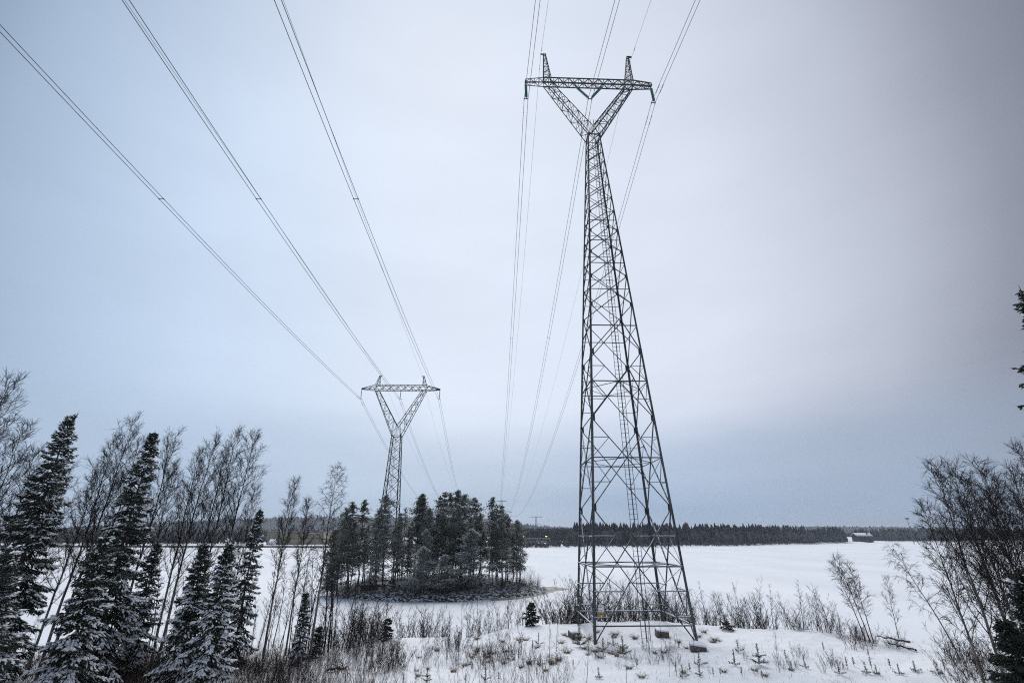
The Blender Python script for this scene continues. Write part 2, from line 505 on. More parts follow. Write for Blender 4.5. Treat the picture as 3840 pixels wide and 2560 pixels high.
def dens(ps, amp):
    out = []
    for i in range(len(ps) - 1):
        for k in range(6):
            p = ps[i].lerp(ps[i + 1], k / 6)
            out.append((p.x + R.uniform(-amp, amp), p.y + R.uniform(-amp, amp)))
    out.append((ps[-1].x, ps[-1].y)); return out


sheet('silty_ice', dens(pa, 0.25), dens(pb, 0.25), 0.011, M['mud_ice'], 'brown silty ice patch beside the island tip')

# ------------------------------------------------------------------ lattice pylons
LT = 0.13
_prof = [(0, 0), (1, 0), (1, LT), (LT, LT), (LT, 1), (0, 1)]
_V = [(x - 0.3, y - 0.3, z) for z in (0, 1) for x, y in _prof]
_F4 = [(i, (i + 1) % 6, 6 + (i + 1) % 6, 6 + i) for i in range(6)] + [(0, 3, 2, 1), (0, 5, 4, 3), (6, 7, 8, 9), (6, 9, 10, 11)]
ANGLE = {}


def angle_mesh(mat):
    if mat not in ANGLE:
        ANGLE[mat] = raw_mesh('angle_bar', _V, _F4, mats=[M[mat]])
    return ANGLE[mat]


STRIP = raw_mesh('snow_strip', [(x, y, z) for z in (0.01, 0.99) for x, y in ((-0.5, -0.02), (0.5, -0.02), (0.3, -1), (-0.3, -1))],
                 [(0, 1, 5, 4), (1, 2, 6, 5), (2, 3, 7, 6), (3, 0, 4, 7), (0, 3, 2, 1), (4, 5, 6, 7)], mats=[M['snow_pad']])


def member(name, parent, a, b, w, mat='steel', xa=None, ya=None):
    a, b = Vector(a), Vector(b)
    z = b - a; ln = z.length; z.normalize()
    if xa is not None:
        x = (Vector(xa) - z * z.dot(Vector(xa))).normalized(); y = Vector(ya); y = (y - z * z.dot(y) - x * x.dot(y)).normalized()
    else:
        x = z.cross(Vector((0, 0, 1)))
        if x.length < 1e-4: x = Vector((1, 0, 0))
        x.normalize(); y = z.cross(x)
        if y.z > 0: y = -y
    o = bpy.data.objects.new(name, angle_mesh(mat)); COL.objects.link(o); o.parent = parent
    m = Matrix.Identity(4)
    for i in range(3):
        m[i][0] = x[i] * w; m[i][1] = y[i] * w; m[i][2] = z[i] * ln; m[i][3] = a[i]
    o.matrix_local = m
    if mat == 'steel' and abs(z.z) < 0.35 and min(a.z, b.z) < 9.5 and name != 'rung' and name != 'chord':
        e = bpy.data.objects.new('snow_strip', STRIP); COL.objects.link(e); e.parent = o
        e.location = (0.2, -0.3, 0)
        e.scale = (0.9, 0.028 / w, 1)
    return o


def truss(parent, c0, c1, n, wch, wbr, mat, closed=True, light=False):
    """four-chord box truss between two quads of corners (in order round the box)"""
    for i in range(4):
        member('chord', parent, c0[i], c1[i], wch, mat)
    for f in range(4):
        if light and f % 2: continue
        a0, a1, b0, b1 = Vector(c0[f]), Vector(c1[f]), Vector(c0[(f + 1) % 4]), Vector(c1[(f + 1) % 4])
        for k in range(n):
            t0, t1 = k / n, (k + 1) / n
            if (k + f) % 2 == 0: member('brace', parent, a0.lerp(a1, t0), b0.lerp(b1, t1), wbr, mat)
            else: member('brace', parent, b0.lerp(b1, t0), a0.lerp(a1, t1), wbr, mat)
            if (k > 0 or closed) and not (light and k % 2): member('strut', parent, a0.lerp(a1, t0), b0.lerp(b1, t0), wbr * 0.85, mat)


def pylon(name, loc, yaw, p, mat_low, mat_top):
    root = empty(name, loc, yaw)
    S = ((-1, -1), (1, -1), (1, 1), (-1, 1))
    zw, w0, ww = p['waist_z'], p['base_w'], p['waist_w']

    def hw(z): return w0 + (ww - w0) * z / zw
    def C(i, z): s = S[i % 4]; h = hw(z); return Vector((s[0] * h, s[1] * h, z))
    cuts = p['leg_cuts']
    for i in range(4):
        for k in range(len(cuts) - 1):
            zb = p['foot'][i] if k == 0 else cuts[k]
            member('leg', root, C(i, zb), C(i, cuts[k + 1]), p['leg_w'][k], mat_low if k < 2 else mat_top, (-S[i][0], 0, 0), (0, -S[i][1], 0))
    nodes, cross = p['nodes'], p['cross']
    for k in range(len(nodes) - 1):
        z0, z1 = nodes[k], nodes[k + 1]
        mt = mat_low if z0 < p['mat_split'] else mat_top
        bw = p['brace_w'][0] + (p['brace_w'][1] - p['brace_w'][0]) * z0 / zw
        for f in range(4):
            za = min(p['foot'][f], p['foot'][(f + 1) % 4]) if k == 0 else z0
            inward = Vector((0, 0, 0)) - Vector(((S[f][0] + S[(f + 1) % 4][0]) / 2, (S[f][1] + S[(f + 1) % 4][1]) / 2, 0))
            inw = inward.normalized() * 0.03
            A0, A1, B0, B1 = C(f, z0), C(f, z1), C(f + 1, z0), C(f + 1, z1)
            if k == 0: A0, B0 = C(f, p['foot'][f]), C(f + 1, p['foot'][(f + 1) % 4])
            member('diagonal_brace', root, A0, B1, bw, mt)
            member('diagonal_brace', root, B0 + inw, A1 + inw, bw, mt)
            # crossing point of the two diagonals
            wa, wb = (B0 - A0).length, (B1 - A1).length
            t = wa / (wa + wb)
            X = A0.lerp(B1, t)
            if k < cross:
                zc = X.z
                if k < p['full_h']:
                    member('horizontal_brace', root, C(f, zc) - inw, C(f + 1, zc) - inw, bw, mt)
                else:
                    member('horizontal_brace', root, C(f, zc) - inw, C(f + 1, zc) - inw, bw * 0.8, mt)
            if k < p['redundant']:
                nd = 3 if k == 0 else 2
                for (P, Q, leg) in ((A0, X, f), (B0, X, f + 1), (A1, X, f), (B1, X, f + 1)):
                    low = P.z < X.z
                    m = nd if low else 2
                    prev = None
                    for j in range(1, m):
                        q = P.lerp(Q, j / m); l = C(leg, q.z)
                        member('redundant_brace', root, l - inw, q - inw, bw * 0.62, mt)
                        l2 = C(leg, P.lerp(Q, (j + 1) / m).z)
                        member('redundant_brace', root, q + inw, l2 + inw, bw * 0.55, mt)
        if k in p['diaphragm']:
            zc = z0 + (z1 - z0) * hw(z0) / (hw(z0) + hw(z1))
            mids = [(C(i, zc) + C(i + 1, zc)) / 2 for i in range(4)]
            for i in range(4): member('diaphragm_brace', root, mids[i], mids[(i + 1) % 4], bw * 0.6, mt)
    gp = box_mesh('gusset_plate', -0.5, 0.5, -0.02, 0.02, -0.5, 0.5); gp.materials.append(M[mat_top])
    for z in nodes[1:9] + [zw]:
        for i in range(4):
            q = C(i, z); g_ = 0.30 if z < zw * 0.5 else 0.22
            for k in range(2):
                o = bpy.data.objects.new('gusset_plate', gp); COL.objects.link(o); o.parent = root
                o.location = q - Vector(((S[i][0] * 0.10, -S[i][1] * 0.012, 0) if k == 0 else (-S[i][0] * 0.012, S[i][1] * 0.10, 0)))
                o.rotation_euler = (0, 0, 0 if k == 0 else math.pi / 2); o.scale = (g_, 0.5, g_ * 1.5)
    if p.get('low_h'):
        for f in range(4): member('horizontal_brace', root, C(f, p['low_h']), C(f + 1, p['low_h']), p['brace_w'][0] * 0.9, mat_low)
    for i in range(4): member('horizontal_brace', root, C(i, zw), C(i + 1, zw), p['brace_w'][1] * 1.4, mat_top)
    # step bolts up one leg are too small to show; the ladder is
    # --- the Y: two slanting arms, a bridge and two peaks
    az, bb, bt, ao, ai, bd = p['apex_z'], p['beam_b'], p['beam_t'], p['arm_out'], p['arm_in'], p['beam_d']
    for s in (-1, 1):
        arm = empty('slanting_arm'); arm.parent = root
        c0 = [(s * ww, -ww, zw), (0.04 * s, -ww * 0.95, az), (0.04 * s, ww * 0.95, az), (s * ww, ww, zw)]
        c1 = [(s * ao, -bd, bb), (s * ai, -bd, bb), (s * ai, bd, bb), (s * ao, bd, bb)]
        truss(arm, c0, c1, p['arm_n'], p['chord_w'], p['lat_w'], mat_top, light=p.get('light', False))
        pk = empty('earth_wire_peak'); pk.parent = root
        po, pi_, pz, pw = p['peak_o'], p['peak_i'], p['peak_z'], 0.11
        c0 = [(s * ao, -bd, bt), (s * ai, -bd, bt), (s * ai, bd, bt), (s * ao, bd, bt)]
        c1 = [(s * po, -pw, pz), (s * pi_, -pw, pz), (s * pi_, pw, pz), (s * po, pw, pz)]
        truss(pk, c0, c1, p['peak_n'], p['chord_w'] * 0.75, p['lat_w'] * 0.75, mat_top, light=p.get('light', False))
        if p.get('bracket'):
            member('bracket', pk, (s * pi_, 0, pz), (s * p['bracket'], 0, pz - 0.02), p['chord_w'] * 1.3, mat_top)
            member('bracket', pk, (s * pi_, 0, pz - 0.3), (s * p['bracket'], 0, pz - 0.05), p['chord_w'] * 0.8, mat_top)
    beam = empty('crossbeam'); beam.parent = root
    c0 = [(-ao, -bd, bb), (-ao, -bd, bt), (-ao, bd, bt), (-ao, bd, bb)]
    c1 = [(ao, -bd, bb), (ao, -bd, bt), (ao, bd, bt), (ao, bd, bb)]
    truss(beam, c0, c1, p['beam_n'], p['chord_w'], p['lat_w'], mat_top, light=p.get('light', False))
    for s in (-1, 1):
        tp = p['tip']; e0, e1, ed = p['tip_b'], p['tip_t'], p['tip_d']
        c0 = [(s * ao, -bd, bb), (s * ao, -bd, bt), (s * ao, bd, bt), (s * ao, bd, bb)]
        c1 = [(s * tp, -ed, e0), (s * tp, -ed, e1), (s * tp, ed, e1), (s * tp, ed, e0)]
        truss(beam, c0, c1, p['tip_n'], p['chord_w'], p['lat_w'], mat_top, light=p.get('light', False))
        member('end_plate', beam, (s * tp, -ed, (e0 + e1) / 2), (s * tp, ed, (e0 + e1) / 2), p['chord_w'] * 1.6, mat_top)
        for a in range(4): member('strut', beam, c1[a], c1[(a + 1) % 4], p['lat_w'], mat_top)
    # ladder on the near face, from the ground to the waist
    if p.get('ladder'):
        lad = empty('ladder'); lad.parent = root
        z0 = p['ladder'][0]; z1 = p['apex_z'] + 0.6; hwid = p['ladder'][1]
        def Y(z): return -hw(min(z, zw)) - 0.10
        for dx, wd in ((-hwid, 0.032), (0.02, 0.06), (hwid, 0.032)):
            member('rail', lad, (dx, Y(z0), z0), (dx, Y(zw), zw), wd, mat_low)
            if z1 > zw: member('rail', lad, (dx, Y(zw), zw), (dx, Y(zw), z1), wd, mat_low)
        z = z0 + 0.25
        while z < zw:
            member('rung', lad, (-hwid, Y(z), z), (hwid, Y(z), z), 0.022, mat_low); z += p['ladder'][2]
    return root


T1 = Vector((8.205, 38.0, CZ - 6.27)); Y1 = math.radians(2.1)


def H1(z): return z + 6.27


zn = [0, 1.78, 8.14, 13.55, 17.87, 20.59, 23.14, 25.44, 27.59, 29.26, 30.88, 32.35, 33.76, 35.03, 36.11, 37.42]
P1 = dict(waist_z=H1(37.42), base_w=3.228, waist_w=0.587, foot=(0.0, 0.0, -0.05, -0.05), leg_cuts=(0, H1(1.78), H1(13.55), H1(25.44), H1(37.42)),
          leg_w=(0.165, 0.16, 0.145, 0.125), nodes=[0] + [H1(z) for z in zn[1:]], cross=8, full_h=4, redundant=3, diaphragm=(0, 1, 2), mat_split=H1(6),
          brace_w=(0.080, 0.056), low_h=0.98, apex_z=H1(38.6), beam_b=H1(44.72), beam_t=H1(45.38), arm_out=4.83, arm_in=4.0, beam_d=0.30, arm_n=9,
          chord_w=0.095, lat_w=0.047, peak_o=4.72, peak_i=4.52, peak_z=H1(49.3), peak_n=9, bracket=5.08, beam_n=18, tip=6.8, tip_b=H1(44.76), tip_t=H1(45.14), tip_d=0.21, tip_n=4,
          ladder=(0.1, 0.27, 0.33))
near_pylon = pylon('lattice_pylon', T1, Y1, P1, 'steel', 'steel_dark')  # upper tower takes the steel with backlit darkness in its colour
tag(near_pylon, 'tall grey steel lattice pylon with Y top standing in the snow', 'pylon')

T2 = Vector((-24.5, 103.0, 1.9)); Y2 = math.radians(1.9)


def H2(z): return z + CZ - 1.9


nodes2 = list(np.linspace(0, H2(10.3), 8)) + list(np.linspace(H2(10.3), H2(19.5), 6))[1:]
P2 = dict(waist_z=H2(19.5), base_w=2.15, waist_w=0.95, foot=(-0.1, -0.1, -0.1, -0.1), leg_cuts=(0, H2(2), H2(10.3), H2(19.5)), leg_w=(0.19, 0.17, 0.15), nodes=nodes2, cross=0, full_h=0,
          redundant=0, diaphragm=(), mat_split=-1, brace_w=(0.08, 0.07), low_h=H2(10.3), apex_z=H2(21.64), beam_b=H2(29.6), beam_t=H2(30.68), arm_out=5.6, arm_in=4.75, beam_d=0.6, arm_n=9,
          chord_w=0.11, lat_w=0.07, peak_o=4.95, peak_i=4.72, peak_z=H2(32.95), peak_n=5, bracket=4.5, light=True, beam_n=14, tip=8.6, tip_b=H2(29.78), tip_t=H2(29.95), tip_d=0.12, tip_n=5,
          ladder=(0.3, 0.3, 0.9))
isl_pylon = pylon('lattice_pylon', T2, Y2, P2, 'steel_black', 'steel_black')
tag(isl_pylon, 'smaller dark Y-shaped lattice pylon rising behind the island pines', 'pylon')


def loc2w(T, yaw, v):
    c, s = math.cos(yaw), math.sin(yaw)
    return Vector((T.x + c * v[0] - s * v[1], T.y + s * v[0] + c * v[1], T.z + v[2]))


# footings beside the near pylon's feet
for (px, py, wpx, rz, nm) in ((2155, 2384, 36, 0.15, 'small concrete footing beside the pylon rear left leg'), (2482, 2380, 44, -0.1, 'concrete footing at the pylon rear right leg'),
                              (2618, 2436, 56, -0.25, 'tilted concrete footing beside the pylon front right leg')):
    g = on_ground(px, py + 6)
    d = g.length and (g.y * CP + (g.z - CZ) * SP)
    w = wpx / FPX * d / 2
    t = empty('concrete_footing', (g.x, g.y, g.z), rz)
    t.rotation_euler = (0.05, 0.10 * (1 if px > 2300 else -0.4), rz)
    me = box_mesh('block', -w, w, -0.45, 0.5, -0.35, 0.36)
    o = link('block', me, t, M['concrete']); md = o.modifiers.new('bevel', 'BEVEL'); md.width = 0.04; md.segments = 2
    o = link('snow_cap', box_mesh('snow_cap', -w - 0.02, w + 0.02, -0.47, 0.52, 0.362, 0.46), t, M['snow_pad']); md = o.modifiers.new('bevel', 'BEVEL'); md.width = 0.045; md.segments = 3
    tag(t, nm, 'footing', 'concrete footings under the near pylon')
# slab under the island pylon
t = empty('concrete_footing', (T2.x, T2.y - 0.3, T2.z - 0.15), Y2)
link('block', box_mesh('block', -3.6, 3.6, -2.9, 2.9, -0.9, 0.05), t, M['concrete'])
link('snow_cap', box_mesh('snow_cap', -3.62, 3.62, -2.92, 2.92, 0.052, 0.13), t, M['snow_pad'])
tag(t, 'long dark concrete slab under the island pylon', 'footing')

# number plate on the near pylon's left front leg
sg = empty('warning_sign', loc2w(T1, Y1, (-2.86, -3.15, 1.55)), Y1)
link('number_plate', box_mesh('number_plate', 0.0, 0.36, -0.02, 0.0, 0.19, 0.60), sg, M['white'])
link('warning_plate', box_mesh('warning_plate', 0.01, 0.35, -0.022, -0.002, 0.0, 0.16), sg, M['yellow'])
link('backing_bar', box_mesh('backing_bar', -0.12, 0.34, 0.0, 0.03, 0.28, 0.33), sg, M['steel_dark'])


def text_mesh(body, size, mat, parent, loc):
    cu = bpy.data.curves.new('lettering', 'FONT'); cu.body = body; cu.size = size; cu.extrude = 0.002; cu.align_x = 'CENTER'
    tmp = bpy.data.objects.new('tmp', cu); COL.objects.link(tmp)
    me = bpy.data.meshes.new_from_object(tmp.evaluated_get(bpy.context.evaluated_depsgraph_get()))
    bpy.data.objects.remove(tmp)
    me.materials.clear()
    o = link('lettering', me, parent, mat, loc); o.rotation_euler = (math.pi / 2, 0, 0)
    return o


text_mesh('191', 0.13, M['black'], sg, (0.17, -0.024, 0.22))
text_mesh('HEIK', 0.075, M['black'], sg, (0.16, -0.024, 0.46))
text_mesh('VAARA', 0.085, M['black'], sg, (0.18, -0.026, 0.05))
tag(sg, 'white number plate over yellow warning plate on the pylon front leg', 'sign')

# ------------------------------------------------------------------ insulators and cables
def disc_stack(n, pitch, r):
    prof = []
    for i in range(n):
        z = -i * pitch
        prof += [(0.035, z), (0.05, z - pitch * 0.25), (r, z - pitch * 0.62), (r * 0.8, z - pitch * 0.72), (0.04, z - pitch * 0.78)]
    prof.append((0.03, -n * pitch))
    k = 10
    V = [(rr * math.cos(2 * math.pi * j / k), rr * math.sin(2 * math.pi * j / k), z) for rr, z in prof for j in range(k)]
    F = [(i * k + j, i * k + (j + 1) % k, (i + 1) * k + (j + 1) % k, (i + 1) * k + j) for i in range(len(prof) - 1) for j in range(k)]
    return raw_mesh('disc_stack', V, F, mats=[M['glass']])


def ring_mesh(r, t):
    s = Segs(); pts = [(r * math.cos(a), 0, r * math.sin(a)) for a in np.linspace(0, 2 * math.pi, 17)]
    s.line(pts, [t] * 17); return s.mesh('grading_ring', 5)


DS = {}


def insulator(a, b, label, r=0.15, ring=True):
    a, b = Vector(a), Vector(b)
    v = b - a; ln = v.length
    t = empty('insulator_string', a)
    t.rotation_mode = 'QUATERNION'; t.rotation_quaternion = (-v).to_track_quat('Z', 'Y')
    n = max(6, int((ln - 0.3) / 0.135))
    if n not in DS: DS[n] = disc_stack(n, 0.135, r)
    o = bpy.data.objects.new('disc_stack', DS[n]); COL.objects.link(o); o.parent = t; o.location = (0, 0, -0.16)
    s = Segs(); s.add((0, 0, 0.05), (0, 0, -0.2), 0.035, 0.035); link('top_shackle', s.mesh('top_shackle', 6), t, M['steel_dark'])
    s = Segs(); s.add((0, 0, -ln + 0.22), (0, 0, -ln), 0.035, 0.035); link('bottom_shackle', s.mesh('bottom_shackle', 6), t, M['steel_dark'])
    if ring:
        o = link('grading_ring', ring_mesh(0.2, 0.012), t, M['steel_dark'], (0.12, 0, -ln + 0.25))
    tag(t, label, 'insulator', 'insulator strings on the pylons')
    return t


def catenary(a, b, sag, n):
    """points from a to b with a parabolic sag"""
    out = []
    for i in range(n + 1):
        t = i / n
        p = a.lerp(b, t); p.z -= 4 * sag * t * (1 - t); out.append(p)
    return out


def quad_line(fx, fz, y0, y1, n):
    return [Vector((fx(y), y, fz(y))) for y in np.linspace(y0, y1, n + 1)]


CR, ER = 0.024, 0.014


def cable(pts, r, label, group, dampers=(), spacers=(), sp_vec=None):
    s = Segs(); s.line(pts, [r] * len(pts))
    o = link('power_cable', s.mesh('power_cable', 5), None, M['cable'])
    tag(o, label, 'cable', group)
    for q, dr in dampers:
        d = Segs(); q = Vector(q); dr = Vector(dr).normalized()
        d.add(q + Vector((0, 0, -0.01)), q + Vector((0, 0, -0.10)), 0.02, 0.02)
        d.add(q + dr * 0.16 + Vector((0, 0, -0.10)), q - dr * 0.16 + Vector((0, 0, -0.10)), 0.012, 0.012)
        for k in (-1, 1): d.add(q + dr * 0.20 * k + Vector((0, 0, -0.10)), q + dr * 0.11 * k + Vector((0, 0, -0.10)), 0.036, 0.036)
        link('vibration_damper', d.mesh('vibration_damper', 6), o, M['steel_dark'])
    for q in spacers:
        d = Segs(); q = Vector(q); d.add(q, q + sp_vec, 0.028, 0.028)
        d.add(q - Vector((0, 0.09, 0)), q + Vector((0, 0.09, 0)), 0.045, 0.045)
        d.add(q + sp_vec - Vector((0, 0.09, 0)), q + sp_vec + Vector((0, 0.09, 0)), 0.045, 0.045)
        link('bundle_spacer', d.mesh('bundle_spacer', 6), o, M['steel_dark'])
    return o


B1 = Vector((-9.5, 452.0, 0)); B2 = Vector((-37.0, 455.0, 0))
SP1 = 0.2
phases = [('left', -6.74, 42.50), ('middle', 0.05, 42.78), ('right', 6.78, 42.50)]
BACK1 = -0.066
for nm, lx, zr in phases:
    base = loc2w(T1, Y1, (lx, 0.0, H1(zr)))
    if nm == 'middle':
        for s, w in ((-1, 'left'), (1, 'right')):
            insulator(loc2w(T1, Y1, (s * 1.52, 0, H1(44.72))), base + Vector((s * 0.1, 0, 0.12)), '%s green insulator string of the V under the near pylon crossbeam' % w, ring=(s > 0))
    else:
        insulator(loc2w(T1, Y1, (lx, 0, H1(44.74))), base + Vector((0.12 if lx > 0 else 0.05, 0, 0.12)), 'green insulator string hanging from the %s tip of the near crossbeam' % nm, ring=True)
    yk = empty('yoke_plate', base)
    link('plate', box_mesh('plate', -0.24, 0.24, -0.02, 0.02, 0.02, 0.10), yk, M['steel_dark'])
    for s in (-1, 1): link('clamp', box_mesh('clamp', s * SP1 - 0.035, s * SP1 + 0.035, -0.14, 0.14, -0.06, 0.08), yk, M['steel_dark'])
    tag(yk, 'steel yoke holding the %s pair of cables below the near crossbeam' % nm, 'yoke', 'cable yokes on the pylons')
    for s, tw in ((-1, 'left'), (1, 'right')):
        a = base + Vector((s * SP1, 0, -0.02))
        far = Vector((B1.x + (lx * 0.62) + s * SP1, B1.y, CZ + 26.5))
        fw = catenary(a, far, 24.0, 110)
        fw[0].z = a.z
        bk = [Vector((a.x + BACK1 * (y - 38.0), y, a.z - 0.055 * (38.0 - y) + 0.00022 * (38.0 - y) ** 2)) for y in np.linspace(-210, 38, 50)]
        dm = []
        for L_, pts in ((1.5, fw), (2.1, fw)):
            q = pts[0].lerp(pts[1], L_ / (pts[1] - pts[0]).length); dm.append((q, pts[1] - pts[0]))
        for L_ in (1.4, 2.0):
            q = bk[-1].lerp(bk[-2], L_ / (bk[-1] - bk[-2]).length); dm.append((q, bk[-1] - bk[-2]))
        sp = []
        if s < 0:
            k = min(range(len(fw)), key=lambda i: abs(fw[i].y - 79)); sp.append(fw[k])
        cable(bk + fw[1:], CR, '%s cable of the %s twin pair carried by the near pylon' % (tw, nm), 'cables of the near pylon line', dm, sp, Vector((2 * SP1, 0, 0)))
for s, nm in ((-1, 'left'), (1, 'right')):
    a = loc2w(T1, Y1, (s * 5.05, 0, H1(49.1)))
    fw = catenary(a, Vector((B1.x + s * 3.6, B1.y, CZ + 30)), 22.0, 90); fw[0].z = a.z
    bk = [Vector((a.x + BACK1 * (y - 38.0), y, a.z - 0.05 * (38.0 - y) + 0.0002 * (38.0 - y) ** 2)) for y in np.linspace(-210, 38, 40)]
    dm = [(bk[-1].lerp(bk[-2], 1.0 / (bk[-1] - bk[-2]).length), bk[-1] - bk[-2]), (fw[0].lerp(fw[1], 1.2 / (fw[1] - fw[0]).length), fw[1] - fw[0])]
    cable(bk + fw[1:], ER, 'thin earth wire over the %s peak of the near pylon' % nm, 'cables of the near pylon line', dm)

for nm, lx in (('left', -8.55), ('middle', 0.0), ('right', 8.55)):
    top = loc2w(T2, Y2, (lx, 0, H2(29.75 if lx else 29.6)))
    base = loc2w(T2, Y2, (lx, 0, H2(27.6)))
    insulator(top, base + Vector((0, 0, 0.1)), '%s hanging insulator string on the island pylon' % {'left': 'leftmost', 'middle': 'central', 'right': 'rightmost'}[nm], 0.12, ring=False)
    yk = empty('yoke_plate', base)
    link('plate', box_mesh('plate', -0.26, 0.26, -0.02, 0.02, 0.02, 0.09), yk, M['steel_dark'])
    for s in (-1, 1): link('clamp', box_mesh('clamp', s * SP1 - 0.035, s * SP1 + 0.035, -0.15, 0.15, -0.06, 0.08), yk, M['steel_dark'])
    tag(yk, 'steel yoke holding the %s pair of cables on the island pylon' % nm, 'yoke', 'cable yokes on the pylons')
    for s, tw in ((-1, 'left'), (1, 'right')):
        a = base + Vector((s * SP1, 0, -0.02))
        fw = catenary(a, Vector((B2.x + lx * 0.6 + s * SP1, B2.y, CZ + 26.5)), 19.0, 90); fw[0].z = a.z
        zf = lambda y: a.z - 0.55 + 0.00038 * (y - 65) ** 2
        bk = [Vector((a.x - 0.033 * (y - 103), y, zf(y) + (a.z - zf(103)) * (y / 103 if y > 0 else 0))) for y in np.linspace(-150, 103, 90)]
        dm = []
        for L_ in (1.8, 2.6):
            dm.append((fw[0].lerp(fw[1], L_ / (fw[1] - fw[0]).length), fw[1] - fw[0])); dm.append((bk[-1].lerp(bk[-2], L_ / (bk[-1] - bk[-2]).length), bk[-1] - bk[-2]))
        sp = []
        if s < 0:
            k = min(range(len(bk)), key=lambda i: abs(bk[i].y - 35.5)); sp.append(bk[k])
        cable(bk + fw[1:], CR, '%s cable of the %s twin pair carried by the island pylon' % (tw, nm), 'cables of the island pylon line', dm, sp, Vector((2 * SP1, 0, 0)))
for s, nm in ((-1, 'left'), (1, 'right')):
    a = loc2w(T2, Y2, (s * 4.5, 0, H2(32.9)))
    fw = catenary(a, Vector((B2.x + s * 3.5, B2.y, CZ + 30)), 17.0, 70); fw[0].z = a.z
    k_ = 0.010 if s < 0 else 0.062
    bk = [Vector((a.x - 0.033 * (y - 103), y, a.z + k_ * (103 - y) * (1 + 0.0006 * (23 - y)))) for y in np.linspace(-150, 103, 70)]
    cable(bk + fw[1:], ER, 'thin earth wire over the %s peak of the island pylon' % nm, 'cables of the island pylon line')


def far_pylon(px, py_top, y, arms, label, ztop_extra=0.0, half=1.0):
    top = at_y(px, py_top, y)
    g = float(far_ground(top.x, y))
    root = empty('far_pylon', (top.x, y, g), 0.05)
    h = top.z - g
    c0 = [(-2.6, -2.6, 0), (2.6, -2.6, 0), (2.6, 2.6, 0), (-2.6, 2.6, 0)]
    c1 = [(-.5, -.5, h), (.5, -.5, h), (.5, .5, h), (-.5, .5, h)]
    body = empty('tower_body'); body.parent = root
    truss(body, c0, c1, 12, 0.22, 0.13, 'far_steel')
    for (zz, hl, rise) in arms:
        z = h - zz
        ar = empty('crossarm'); ar.parent = root
        for s in (-1, 1):
            for d in (-0.5, 0.5):
                member('chord', ar, (0, d, z), (s * hl, 0, z - rise * 0.4), 0.2, 'far_steel')
                member('chord', ar, (0, d, z + rise), (s * hl, 0, z - rise * 0.4), 0.2, 'far_steel')
            for k in range(1, 5):
                member('strut', ar, (s * hl * k / 5, 0, z), (s * hl * k / 5, 0, z + rise * (1 - k / 5)), 0.12, 'far_steel')
    tag(root, label, 'pylon', 'distant pylons beyond the lake')
    return root


far_pylon(2010, 1936, 720, ((0.6, 9.5, 0.8), (11.5, 18.5, 2.2)), 'distant pylon with short upper and long lower crossarm above the hill')
far_pylon(1881, 1874, 452, ((0.9, 4.6, 0.7), (9.5, 9.5, 1.8)), 'far pylon half hidden behind the rightmost tall island pines')
far_pylon(1764, 1878, 455, ((0.9, 4.6, 0.7), (9.5, 9.5, 1.8)), 'far pylon almost wholly hidden behind the middle island pines')

# ------------------------------------------------------------------ trees
def vadd(a, b, k=1.0): return (a[0] + b[0] * k, a[1] + b[1] * k, a[2] + b[2] * k)


def unit(v):
    l = math.sqrt(v[0] * v[0] + v[1] * v[1] + v[2] * v[2]) or 1
    return (v[0] / l, v[1] / l, v[2] / l)


def jit(r, s): return (r.gauss(0, s), r.gauss(0, s), r.gauss(0, s))


